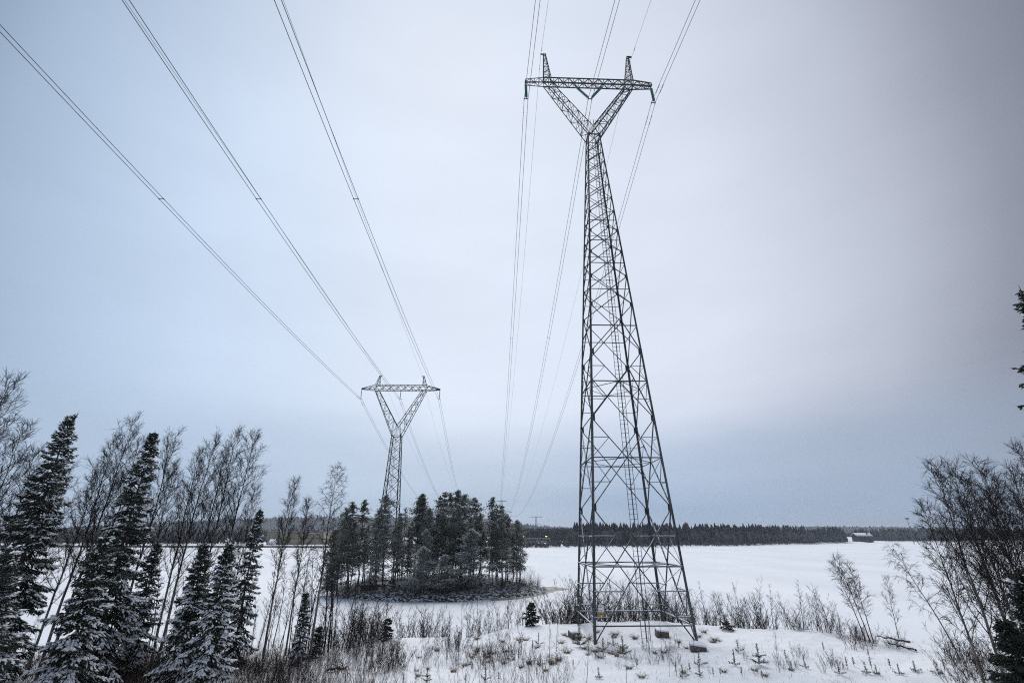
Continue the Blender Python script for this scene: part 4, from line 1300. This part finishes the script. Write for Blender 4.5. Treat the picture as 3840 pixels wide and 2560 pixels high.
# brush in front, left and centre
FB = []
for (x0, x1, y0, y1, n, h0, h1) in ((1050, 1500, 2430, 2535, 34, 0.9, 1.9), (1480, 1950, 2420, 2500, 26, 0.7, 1.5), (0, 1150, 2470, 2600, 60, 0.8, 1.7), (1180, 1420, 2380, 2440, 14, 1.5, 2.6), (1340, 1420, 2385, 2400, 6, 2.6, 3.4), (1950, 2600, 2420, 2520, 22, 0.4, 0.9), (2600, 3200, 2420, 2540, 16, 0.4, 0.8)):
    for i in range(n):
        px, py = R.uniform(x0, x1), R.uniform(y0, y1)
        p = on_ground(px, py); k = R.randrange(6)
        FB.append(shrub(p.x, p.y, p.z, shrub_var[k], R.uniform(h0, h1), REFH[k], wide=1.1))
label_row(FB, '{} bare brush clump from the left on the snowy foreground slope', 'shrub', 'brush clumps on the foreground slope')
# shrubs at the right bank
SB = []
for i in range(16):
    px, py = R.uniform(3190, 3480), R.uniform(2395, 2435)
    p = on_ground(px, py); k = R.randrange(6)
    SB.append(shrub(p.x, p.y, p.z, shrub_var[k], R.uniform(0.6, 1.5), REFH[k], wide=1.4))
for i in range(16):
    px, py = R.uniform(3560, 3860), R.uniform(2440, 2600)
    p = on_ground(px, py); k = R.randrange(6)
    SB.append(shrub(p.x, p.y, p.z, shrub_var[k], R.uniform(0.7, 1.8), REFH[k], wide=1.3))
# bushes round the island
label_row(SB, '{} dark twiggy shrub from the left under the right bank birches', 'shrub', 'shrubs under the right bank birches')
IB = []
for i in range(96):
    a = math.radians(R.uniform(185, 360)); q = R.uniform(0.62, 0.97)
    rr = float(island_r(a)) * q; x, y = ICX + rr * math.cos(a), ICY + rr * math.sin(a)
    k = R.randrange(6); IB.append(shrub(x, y, float(island_z(x, y)), shrub_var[k], R.uniform(1.0, 2.6), REFH[k], 'island_bush', wide=1.5))
for i in range(12):
    px = R.uniform(1900, 2025); y = 112 + R.uniform(-4, 3); p = at_y(px, 2150, y); k = R.choice((2, 5, 4))
    IB.append(shrub(p.x, y, max(0.0, float(island_z(p.x, y))), shrub_var[k], R.uniform(2.5, 7.0) * (1 - (px - 1900) / 200), REFH[k], 'island_bush', wide=0.8))
label_row(IB, '{} bare bush from the left along the shore of the wooded island', 'shrub', 'bare bushes on the island shore')

u_ = Segs()
for i in range(5200):
    a = R.uniform(0, 6.283); q = math.sqrt(R.uniform(0.02, 0.98)); rr = float(island_r(a)) * q; x, y = ICX + rr * math.cos(a), ICY + rr * math.sin(a)
    if wob(np.array(x), np.array(y), 1.1, 3) < R.uniform(-0.6, 0.2): continue
    z = float(island_z(x, y)); hh = R.uniform(0.25, 1.0); b = (x + R.gauss(0, 0.3) * hh, y + R.gauss(0, 0.3) * hh, z + hh)
    u_.add((x, y, z - 0.05), b, 0.016, 0.008); u_.add(((x + b[0]) / 2, (y + b[1]) / 2, z + hh * 0.5), (b[0] + R.gauss(0, 0.25), b[1] + R.gauss(0, 0.25), z + hh * R.uniform(0.7, 1.0)), 0.012, 0.006)
tag(link('island_heath', u_.mesh('island_heath', 3), None, M['twig_red']), 'low brown heath and twigs covering the island ground', 'heath', kind='stuff')

# thin stems in front of the lake, left of the island
SS = []
for i in range(96):
    px = R.uniform(620, 1440) if i < 84 else R.uniform(60, 640)
    py = R.uniform(2395, 2455); p = on_ground(px, py)
    if p.y > 39: p = Vector((p.x * 38 / p.y, 38, 0))
    h = (2.0 + 5.2 * R.random() ** 1.5) * (1.0 if px < 1250 else 0.62)
    o = shrub(p.x, p.y, gz(p.x, p.y), sap_var[R.randrange(6)], h, 4.0, 'birch_sapling', wide=1.0); SS.append(o)
for (px, py, h) in ((2060, 2500, 2.2), (2085, 2475, 1.8), (2200, 2565, 2.0), (2350, 2560, 1.6), (2437, 2455, 1.9), (2480, 2450, 1.6), (2510, 2535, 1.3), (2605, 2480, 1.5), (2790, 2350, 3.6), (2900, 2350, 3.9), (2650, 2350, 3.4), (2925, 2520, 1.8),
                    (1790, 2430, 2.9), (1720, 2480, 2.0), (1835, 2520, 1.9), (1905, 2470, 1.7), (1935, 2545, 1.6), (1985, 2560, 1.3), (1645, 2500, 1.6)):
    p = on_ground(px, py)
    if py < 2380: p = Vector((p.x * 43.5 / p.y, 43.5, 0))
    SS.append(shrub(p.x, p.y, gz(p.x, p.y), sap_var[R.randrange(6)], h, 4.0, 'birch_sapling', wide=0.9))
label_row(SS, '{} thin leafless sapling from the left across the near bank', 'sapling', 'thin bare saplings on the near bank')

# pine seedlings poking through the snow
seed_var = []
for i in range(6):
    st, nd = make_seedling(500 + i, [0.42, 0.55, 0.40, 0.62, 0.45, 0.75][i], [0, 0, 1, 1, 1, 2][i])
    a, b = st.mesh('stem', 4), nd.mesh('needles', one=True)
    a.materials.append(M['twig']); b.materials.append(M['seedling']); seed_var.append((a, b))
spots = [(2175, 2425, 5, 1.6), (2262, 2440, 3, 1.1), (2300, 2420, 4, 1.3), (2338, 2460, 5, 1.3), (2390, 2505, 0, 1), (2246, 2545, 4, 1), (2487, 2482, 0, .9), (2537, 2535, 1, 1), (2562, 2542, 3, .9), (2588, 2518, 0, .9),
         (2625, 2535, 4, 1), (2625, 2498, 3, 1.2), (2676, 2535, 0, .8), (2703, 2535, 0, .7), (2757, 2497, 3, 1.2), (2783, 2535, 0, .9), (2850, 2495, 5, 1.3), (2770, 2445, 3, 1), (2950, 2480, 1, 1), (2970, 2515, 2, 1),
         (2020, 2420, 3, 1.1), (2028, 2495, 4, 1), (1998, 2440, 1, 1), (2013, 2540, 0, .9), (2150, 2500, 0, .8), (1920, 2475, 4, 1.1), (1945, 2480, 1, 1), (1815, 2480, 0, .9), (1820, 2555, 3, 1.1), (1870, 2555, 0, .9),
         (1745, 2558, 0, .9), (1600, 2558, 5, .9), (1512, 2556, 0, .9), (1558, 2556, 0, .9), (1675, 2485, 1, 1), (1850, 2510, 0, .9), (1770, 2515, 0, .9), (3250, 2525, 4, 1.1), (3270, 2510, 1, 1), (3290, 2530, 2, 1), (3340, 2505, 0, 1),
         (3375, 2530, 4, 1), (3180, 2510, 1, 1), (3205, 2500, 0, 1), (3435, 2520, 2, 1.1), (3520, 2530, 4, 1.2), (3545, 2515, 1, 1), (3020, 2505, 3, 1), (3090, 2440, 0, 1), (3260, 2465, 0, .9), (3150, 2530, 3, .9), (2860, 2545, 0, .8)]
SD = []
for (px, py, k, s) in spots:
    p = on_ground(px, py)
    t = empty('pine_seedling', (p.x, p.y, p.z - 0.02), R.uniform(0, 6.28)); t.scale = (s, s, s)
    for nm, me in zip(('stem', 'needles'), seed_var[k]):
        o = bpy.data.objects.new(nm, me); COL.objects.link(o); o.parent = t
    SD.append(t)
label_row(SD, '{} small pine seedling from the left poking through the foreground snow', 'seedling', 'pine seedlings in the snow')

# dry grass tufts
gr_var = [make_grass(550 + i, 70, [0.32, 0.4, 0.5][i], [0.07, 0.09, 0.08][i]).mesh('grass_tuft', one=True) for i in range(3)]
for me in gr_var: me.materials.append(M['dry'])
GT = []
for (px, py, k, s) in ((2130, 2386, 1, 1.0), (2104, 2412, 1, 1.1), (2115, 2382, 0, 1), (2232, 2444, 1, 1.2), (2307, 2380, 1, 1.2), (2240, 2372, 0, 1.2), (2095, 2478, 2, 1.2), (2075, 2490, 2, 1.4), (2380, 2395, 2, 1.0), (2545, 2408, 0, 1), (2620, 2388, 1, 1),
                       (2455, 2450, 0, 1), (2490, 2447, 1, 1), (2288, 2450, 0, 1), (2680, 2400, 1, 1), (2830, 2515, 0, 1), (2870, 2535, 0, 1), (1985, 2490, 2, 1.1), (1830, 2465, 1, 1), (1700, 2520, 2, 1.1), (1640, 2440, 2, 1.2), (2640, 2372, 1, 1.2)) + tuple((R.uniform(1560, 2720), R.uniform(2385, 2550), R.randrange(3), R.uniform(0.6, 1.2)) for _ in range(46)):
    p = on_ground(px, py)
    o = bpy.data.objects.new('dry_grass_tuft', gr_var[k]); COL.objects.link(o); o.location = (p.x, p.y, p.z); o.scale = (s, s, s); o.rotation_euler = (0, 0, R.uniform(0, 6.28)); GT.append(o)
label_row(GT, '{} tuft of dry tan grass from the left around the near pylon', 'grass tuft', 'dry grass tufts near the pylon')

# loose dead stems and brown heath that nobody could count
s = Spikes()
for i in range(15000):
    zone = R.random()
    if zone < 0.62: px, py = R.uniform(-60, 1400), R.uniform(2410, 2680); 
    elif zone < 0.80: px, py = R.uniform(1350, 2000), R.uniform(2400, 2600)
    else: px, py = R.uniform(2000, 3840), R.uniform(2395, 2600)
    r = ray(px, py); t = (4.1 - (0.75 if px < 1850 else 0) - CZ) / r[2]; x, y = r[0] * t, r[1] * t
    if y > 41: continue
    den = 0.5 + 0.9 * float(wob(np.array(x), np.array(y), 1.1, 8))
    lim = max(0, min(1, (1500 - px) / 500)) * max(0, min(1, (py - 2400) / 60))
    if R.random() > max(0.34, lim) * max(0.15, den): continue
    z = gz(x, y); hh = R.uniform(0.12, 0.5) * (0.55 + 0.9 * lim)
    d = unit((R.gauss(0, 0.28), R.gauss(0, 0.28), 1)); s.add((x, y, z - 0.04), (x + d[0] * hh, y + d[1] * hh, z + d[2] * hh), 0.008, 0.25)
o = link('dead_stems', s.mesh('dead_stems', one=True), None, M['dry']); tag(o, 'brown dead grass stems and heath sticking out of the snow', 'dry grass', kind='stuff')

u_ = Segs()
for i in range(38000):
    px, py = R.uniform(-80, 2150), R.uniform(2415, 2700)
    lim = max(0.16 if px > 1400 else 0.0, min(1, (1560 - px) / 420)) * max(0.0, min(1, (py - 2430 - max(0, px - 1000) * 0.05) / 70))
    if R.random() > lim * 0.75: continue
    r = ray(px, py); t = (3.4 - CZ) / r[2]; x, y = r[0] * t, r[1] * t
    if float(wob(np.array(x), np.array(y), 0.9, 8)) < R.uniform(-0.75, 0.25): continue
    z = gz(x, y); hh = R.uniform(0.18, 0.75); b = (x + R.gauss(0.05, 0.3) * hh, y + R.gauss(0, 0.3) * hh, z + hh)
    u_.add((x, y, z - 0.05), b, 0.007, 0.004)
    c = ((x + b[0]) / 2, (y + b[1]) / 2, z + hh * 0.5); u_.add(c, (c[0] + R.gauss(0, 0.2) * hh, c[1] + R.gauss(0, 0.2) * hh, c[2] + hh * 0.35), 0.005, 0.003)
tag(link('brown_undergrowth', u_.mesh('brown_undergrowth', 3), None, M['undergrowth']), 'reddish brown twiggy undergrowth at the bottom left', 'undergrowth', kind='stuff')
# fallen trunks
def log(a, b, r0, r1, label, n_br=6):
    a, b = Vector(a), Vector(b); t = empty('fallen_trunk', a)
    s, sn = Segs(), Segs(); pts = []
    rr = random.Random(int(a.x * 100))
    for i in range(9):
        q = (b - a) * (i / 8) + Vector((rr.gauss(0, .03), rr.gauss(0, .03), rr.gauss(0, .03))); pts.append(tuple(q))
    s.line(pts, [r0 + (r1 - r0) * i / 8 for i in range(9)])
    for k in range(n_br):
        i = rr.randint(2, 7); d = unit((rr.gauss(0, 1), rr.gauss(0, 1), rr.uniform(0.1, 0.9))); s.add(pts[i], vadd(pts[i], d, rr.uniform(0.3, 0.9)), r1 * 0.5, 0.006)
    sn.line([(q[0], q[1], q[2] + r0 * 0.55) for q in pts], [(r0 + (r1 - r0) * i / 8) * 0.8 for i in range(9)])
    link('trunk', s.mesh('trunk', 7), t, M['spruce_bark']); link('snow_strip', sn.mesh('snow_strip', 7, flat=0.7), t, M['snow_pad'])
    tag(t, label, 'log', 'fallen trunks on the bank')


def seg_px(p0, p1, dz=0.15):
    a, b = on_ground(*p0), on_ground(*p1); a.z += dz; b.z += dz; return a, b


log(*seg_px((150, 2548), (300, 2555)), 0.11, 0.08, 'thick snow-covered log lying at the bottom left')
log(*seg_px((365, 2485), (520, 2512), 0.35), 0.06, 0.025, 'thin fallen stem with snow below the spire-topped spruce')
log(*seg_px((1225, 2520), (1300, 2510), 0.1), 0.08, 0.05, 'short snowy log in the brown brush')
log(*seg_px((3420, 2425), (3290, 2400), 0.25), 0.07, 0.03, 'fallen dark trunk under the right bank birches')
log(*seg_px((3440, 2445), (3330, 2415), 0.1), 0.06, 0.03, 'second fallen trunk with its end in the snow, right bank')

# ------------------------------------------------------------------ far side of the lake
def conifer_stuff(name, pts, mat, label, slim=0.17, bare=False):
    """many small trees joined into one mass; each a tiered five-sided spire or a rounded bare crown"""
    V, F = [], []
    rr = random.Random(len(pts))
    k = 5
    Vs, Fs = [], []; base = 0
    for (x, y, z, h) in pts:
        w = h * slim * rr.uniform(0.8, 1.25); a0 = rr.random() * 6
        prof = [(0.35, 0.02), (1.0, 0.22), (0.62, 0.42), (0.78, 0.45), (0.40, 0.68), (0.52, 0.70), (0.06, 1.0)] if not bare else [(0.12, 0.0), (0.35, 0.25), (0.95, 0.55), (0.8, 0.75), (0.55, 0.88), (0.12, 1.0)]
        for (pr, ph) in prof:
            for j in range(k):
                q = pr * w * rr.uniform(0.75, 1.2); a = a0 + j * 6.283 / k
                Vs.append((x + q * math.cos(a), y + q * math.sin(a), z + ph * h))
        for i in range(len(prof) - 1):
            for j in range(k):
                Fs.append((base + i * k + j, base + i * k + (j + 1) % k, base + (i + 1) * k + (j + 1) % k, base + (i + 1) * k + j))
        base += len(prof) * k
    o = link(name, raw_mesh(name, Vs, Fs), None, M[mat]); tag(o, label, 'forest', kind='stuff')
    return o


def scatter(n, px0, px1, d0, d1, h0, h1, skip=None, hill=False):
    out = []
    while len(out) < n:
        px = R.uniform(px0, px1); r = ray(px, 2005)
        y = 450.0
        for _ in range(8): y = float(shore_y(r[0] / r[1] * y))
        y = (y + d0 + (d1 - d0) * R.random() ** 1.5) if not hill else R.uniform(d0, d1)
        x = r[0] / r[1] * y
        if skip and skip(px, y - float(shore_y(x))): continue
        out.append((x, y, float(far_ground(x, y)) - 0.4, R.uniform(h0, h1)))
    return out


conifer_stuff('far_forest', scatter(2300, 2150, 4100, 30, 140, 9, 21, skip=lambda px, s: 3170 < px < 3300 and s < 55), 'forest', 'dark conifer forest along the right far shore')
conifer_stuff('far_bare_wood', scatter(1300, 2130, 4100, 22, 110, 7, 14, skip=lambda px, s: 3170 < px < 3300 and s < 60), 'forest_bare', 'grey leafless wood mixed into the right far shore', 0.22, True)
conifer_stuff('shore_bushes', scatter(420, 1900, 2960, 10, 24, 1.2, 3.6) + scatter(60, 1880, 2200, 12, 30, 2.5, 4.5), 'forest_bare', 'low leafless bushes along the far waterline', 0.4, True)
conifer_stuff('left_shore_wood', scatter(900, -300, 1340, 70, 240, 7, 13, skip=lambda px, s: 985 < px < 1255 and s < 130), 'forest_bare', 'grey leafless wood behind the left far shore', 0.25, True)
conifer_stuff('left_shore_forest', scatter(700, -300, 1330, 110, 330, 9, 15), 'forest', 'dark conifers behind the left far shore')
conifer_stuff('hill_forest', scatter(1300, 1880, 2175, 560, 1000, 9, 14, hill=True, skip=lambda px, s: abs(px - 2092 - 0.07 * (s - 350)) < 5 and s < 480), 'forest', 'dark wooded knoll behind the substation')
conifer_stuff('far_hill_forest', scatter(3600, -700, 2300, 1500, 2700, 12, 19, hill=True), 'forest', 'distant wooded hills on the left horizon', 0.25)
conifer_stuff('right_hill_forest', scatter(900, 2100, 4200, 1500, 2500, 12, 18, hill=True), 'forest', 'distant woods on the right horizon', 0.25)

cx_ = np.arange(-3600, 3601, 60.0); cy_ = np.arange(1250, 3600, 60.0)
tag(link('wooded_hills', grid_mesh('wooded_hills', cx_, cy_, lambda x, y: far_ground(x, y) + 9.0 + 3 * wob(x, y, 0.02, 2)), None, M['hill']), 'far wooded hills on the horizon', kind='structure')

# stone bank along the left shore
V, F = [], []
bx = np.linspace(-800, -22, 260)
for i, x in enumerate(bx):
    y = float(shore_y(x)) - 5
    j = 0.5 * math.sin(x * 0.9) + 0.35 * math.sin(x * 2.3)
    V += [(x, y - 3 + j, -0.3), (x, y + j * 0.5, 1.2 + 0.2 * j), (x, y + 4, 1.5), (x, y + 9, -0.3)]
for i in range(len(bx) - 1):
    for k in range(3): F.append((4 * i + k, 4 * i + 4 + k, 4 * i + 5 + k, 4 * i + 1 + k))
tag(link('stone_embankment', raw_mesh('stone_embankment', V, F), None, M['bank']), 'long dark stone embankment along the left far shore', 'embankment')


def bld(px0, px1, py_top, y, depth, z0):
    a, b = at_y(px0, py_top, y), at_y(px1, py_top, y)
    return a.x, b.x, z0, a.z


# industrial hall
hx0, hx1, hz0, hz1 = bld(1003, 1208, 1992, 505, 30, 2.0)
hall = empty('industrial_hall', ((hx0 + hx1) / 2, 505, hz0))
W, Hh = (hx1 - hx0) / 2, hz1 - hz0
link('lower_wall', box_mesh('lower_wall', -W * 0.55, W, 0.3, 26, -1.0, Hh * 0.40), hall, M['sand'])
link('upper_wall', box_mesh('upper_wall', -W, W, 0, 26, Hh * 0.40, Hh), hall, M['olive'])
link('annex', box_mesh('annex', -W, -W * 0.55, 2.0, 24, -1.0, Hh * 0.40), hall, M['olive'])
rf = link('roof', box_mesh('roof', -W - 0.3, W + 0.3, -0.3, 26.3, Hh, Hh + 0.45), hall, M['olive'])
link('snow', box_mesh('snow', -W, W, 0.2, 26, Hh + 0.452, Hh + 0.6), rf, M['snow_pad'])
for k in range(11):
    xx = -W + 2 * W * (k + 0.5) / 11
    link('cladding_rib', box_mesh('cladding_rib', xx - 0.2, xx + 0.2, -0.18, 0.02, Hh * 0.41, Hh - 0.1), hall, M['olive'])
for k in range(7):
    xx = -W * 0.5 + W * 1.45 * (k + 0.5) / 7
    link('loading_door', box_mesh('loading_door', xx - 1.6, xx + 1.6, 0.2, 0.35, -0.9, Hh * 0.28), hall, M['sand'])
for k in range(9):
    link('letter', box_mesh('letter', W - 13 + k * 1.15, W - 12.25 + k * 1.15, -0.25, -0.19, Hh - 2.1, Hh - 1.2), hall, M['white'])
# rounded end tanks
for nm, r_, z0_, z1_, mt in (('end_tank', 3.2, Hh * 0.46, Hh * 0.95, 'cream'), ('end_base', 3.0, -1.0, Hh * 0.44, 'sand')):
    s = Segs(); cx = W + 2.8
    pr = [(0.9, z0_), (1.0, z0_ + 0.6), (1.0, z1_ - 1.6), (0.86, z1_ - 0.6), (0.45, z1_), (0.05, z1_ + 0.1)]
    for a, b in zip(pr, pr[1:]): s.add((cx, 4, a[1]), (cx, 4, b[1]), r_ * a[0], r_ * b[0])
    link(nm, s.mesh(nm, 18), hall, M[mt])
tag(hall, 'long olive and sand industrial hall across the lake on the left', 'hall')


def cabin(name, px0, px1, py_e, py_r, y, depth, wall, label, chimney=False):
    a, b = at_y(px0, py_e, y), at_y(px1, py_e, y); rr = at_y((px0 + px1) / 2, py_r, y + depth / 2)
    g = float(far_ground((a.x + b.x) / 2, y)) - 0.3
    t = empty(name, ((a.x + b.x) / 2, y, g)); w = (b.x - a.x) / 2; he, hr = max(a.z - g, 2.2), max(rr.z - g, 3.6)
    V = [(-w, 0, 0), (w, 0, 0), (w, depth, 0), (-w, depth, 0), (-w, 0, he), (w, 0, he), (w, depth, he), (-w, depth, he)]
    link('wall', raw_mesh('wall', V, [(0, 1, 5, 4), (1, 2, 6, 5), (2, 3, 7, 6), (3, 0, 4, 7)]), t, M[wall])
    e = 0.5
    V = [(-w, 0, he), (w, 0, he), (w, depth, he), (-w, depth, he), (-w, depth / 2, hr - .1), (w, depth / 2, hr - .1)]
    link('gable', raw_mesh('gable', V, [(0, 4, 3), (1, 2, 5)]), t, M[wall])
    V = [(-w - e, -e, he - .25), (w + e, -e, he - .25), (w + e, depth / 2, hr), (-w - e, depth / 2, hr), (w + e, depth + e, he - .25), (-w - e, depth + e, he - .25)]
    V += [(x, y_, z + 0.35) for x, y_, z in V]
    link('snowy_roof', raw_mesh('snowy_roof', V, [(6, 7, 8, 9), (9, 8, 10, 11), (0, 3, 2, 1), (3, 5, 4, 2), (0, 1, 7, 6), (5, 11, 10, 4), (0, 6, 9, 3), (3, 9, 11, 5), (1, 2, 8, 7), (2, 4, 10, 8)]), t, M['snow_pad'])
    n = max(2, int(2 * w / 5))
    for k in range(n):
        xx = -w + 2 * w * (k + 0.5) / n
        link('window', box_mesh('window', xx - 0.6, xx + 0.6, -0.06, 0.05, he * 0.42, he * 0.78), t, M['window'])
    if chimney:
        link('chimney', box_mesh('chimney', w * 0.45, w * 0.45 + 1.6, depth * 0.2, depth * 0.2 + 1.4, he, hr + 1.0), t, M['red_board'])
    tag(t, label, 'house', 'houses across the lake')
    return t


cabin('lake_house', 3212, 3272, 2008, 1998, 770, 12, 'red_board', 'long dark red house with snowy roof on the right far shore', True)
cabin('lake_house', 1238, 1256, 2025, 2014, 560, 8, 'red_board', 'small snow-roofed house beside the industrial hall')
cabin('lake_house', 1262, 1278, 2026, 2015, 575, 8, 'red_board', 'snow-roofed house between the industrial hall and island, second from the hall')
cabin('lake_house', 1008, 1024, 2034, 2022, 488, 6, 'white', 'small pale hut at the left end of the industrial hall')

# substation gantries and lamps
def gantry(px0, px1, py_top, y, label):
    a, b = at_y(px0, py_top, y), at_y(px1, py_top, y); g = float(far_ground(a.x, y))
    t = empty('substation_gantry', (a.x, y, g)); w = b.x - a.x; h = a.z - g
    truss(t, [(0, -.3, h - .6), (0, -.3, h), (0, .3, h), (0, .3, h - .6)], [(w, -.3, h - .6), (w, -.3, h), (w, .3, h), (w, .3, h - .6)], 10, 0.28, 0.16, 'gantry_steel')
    n = max(2, int(w / 9) + 1)
    for k in range(n):
        x = w * k / (n - 1)
        for d in (-0.7, 0.7): member('post', t, (x, d, 0), (x, 0, h), 0.3, 'gantry_steel')
    tag(t, label, 'gantry', 'substation gantries')


gantry(1972, 2062, 2016, 470, 'long grey substation gantry between the orange lamps')
gantry(1985, 2050, 2026, 458, 'lower substation gantry nearer the shore')
gantry(2120, 2165, 1981, 800, 'far gantry on the skyline left of the near pylon')


def lamp(px, py, y, label, r_=0.42):
    a = at_y(px, py, y); g = float(far_ground(a.x, y))
    t = empty('street_lamp', (a.x, y, g)); h = a.z - g
    s = Segs(); s.add((0, 0, 0), (0, 0, h + 0.3), 0.09, 0.06); s.add((0, 0, h + 0.3), (0, -1.0, h + 0.35), 0.05, 0.04); link('post', s.mesh('post', 6), t, M['far_steel'])
    s = Segs(); s.add((0, -0.7, h + 0.30), (0, -1.5, h + 0.30), 0.22, 0.16); link('lamp_head', s.mesh('lamp_head', 8, flat=0.5), t, M['far_steel'])
    s = Segs(); s.add((0, -1.2, h + 0.16), (0, -1.2, h), r_ * 0.7, r_); s.add((0, -1.2, h), (0, -1.2, h - 0.3), r_, 0.02); link('bulb', s.mesh('bulb', 10), t, M['lamp'])
    tag(t, label, 'lamp', 'orange lamps at the substation')


lamp(1923, 2011, 452, 'orange lit lamp seen through the island edge trees', 0.5)
lamp(1963, 2011, 455, 'orange lit lamp just right of the island trees', 0.62)
lamp(2048, 2010, 462, 'brightest orange lit lamp, rightmost of the three', 0.85)
# light mast on the right skyline
a = at_y(3402, 1946, 640); g = float(far_ground(a.x, 640))
t = empty('light_mast', (a.x, 640, g)); h = a.z - g
s = Segs(); s.add((0, 0, 0), (0, 0, h), 0.45, 0.3); link('post', s.mesh('post', 6), t, M['far_steel'])
link('head', box_mesh('head', -2.2, 2.2, -0.5, 0.5, h, h + 1.6), t, M['far_steel'])
tag(t, 'thin light mast standing above the right forest', 'mast')

# ------------------------------------------------------------------ haze
hz = link('haze', box_mesh('haze', -9500, 9500, -1000, 9500, -2.0, 92.0), None)
m = bpy.data.materials.new('haze'); m.use_nodes = True
N, L = m.node_tree.nodes, m.node_tree.links
N.clear(); o = N.new('ShaderNodeOutputMaterial'); v = N.new('ShaderNodeVolumePrincipled')
v.inputs['Color'].default_value = (0.80, 0.87, 0.97, 1); v.inputs['Density'].default_value = 0.00012
L.new(v.outputs[0], o.inputs['Volume']); hz.data.materials.append(m)
tag(hz, 'thin cold winter haze over the lake', 'haze', kind='stuff')
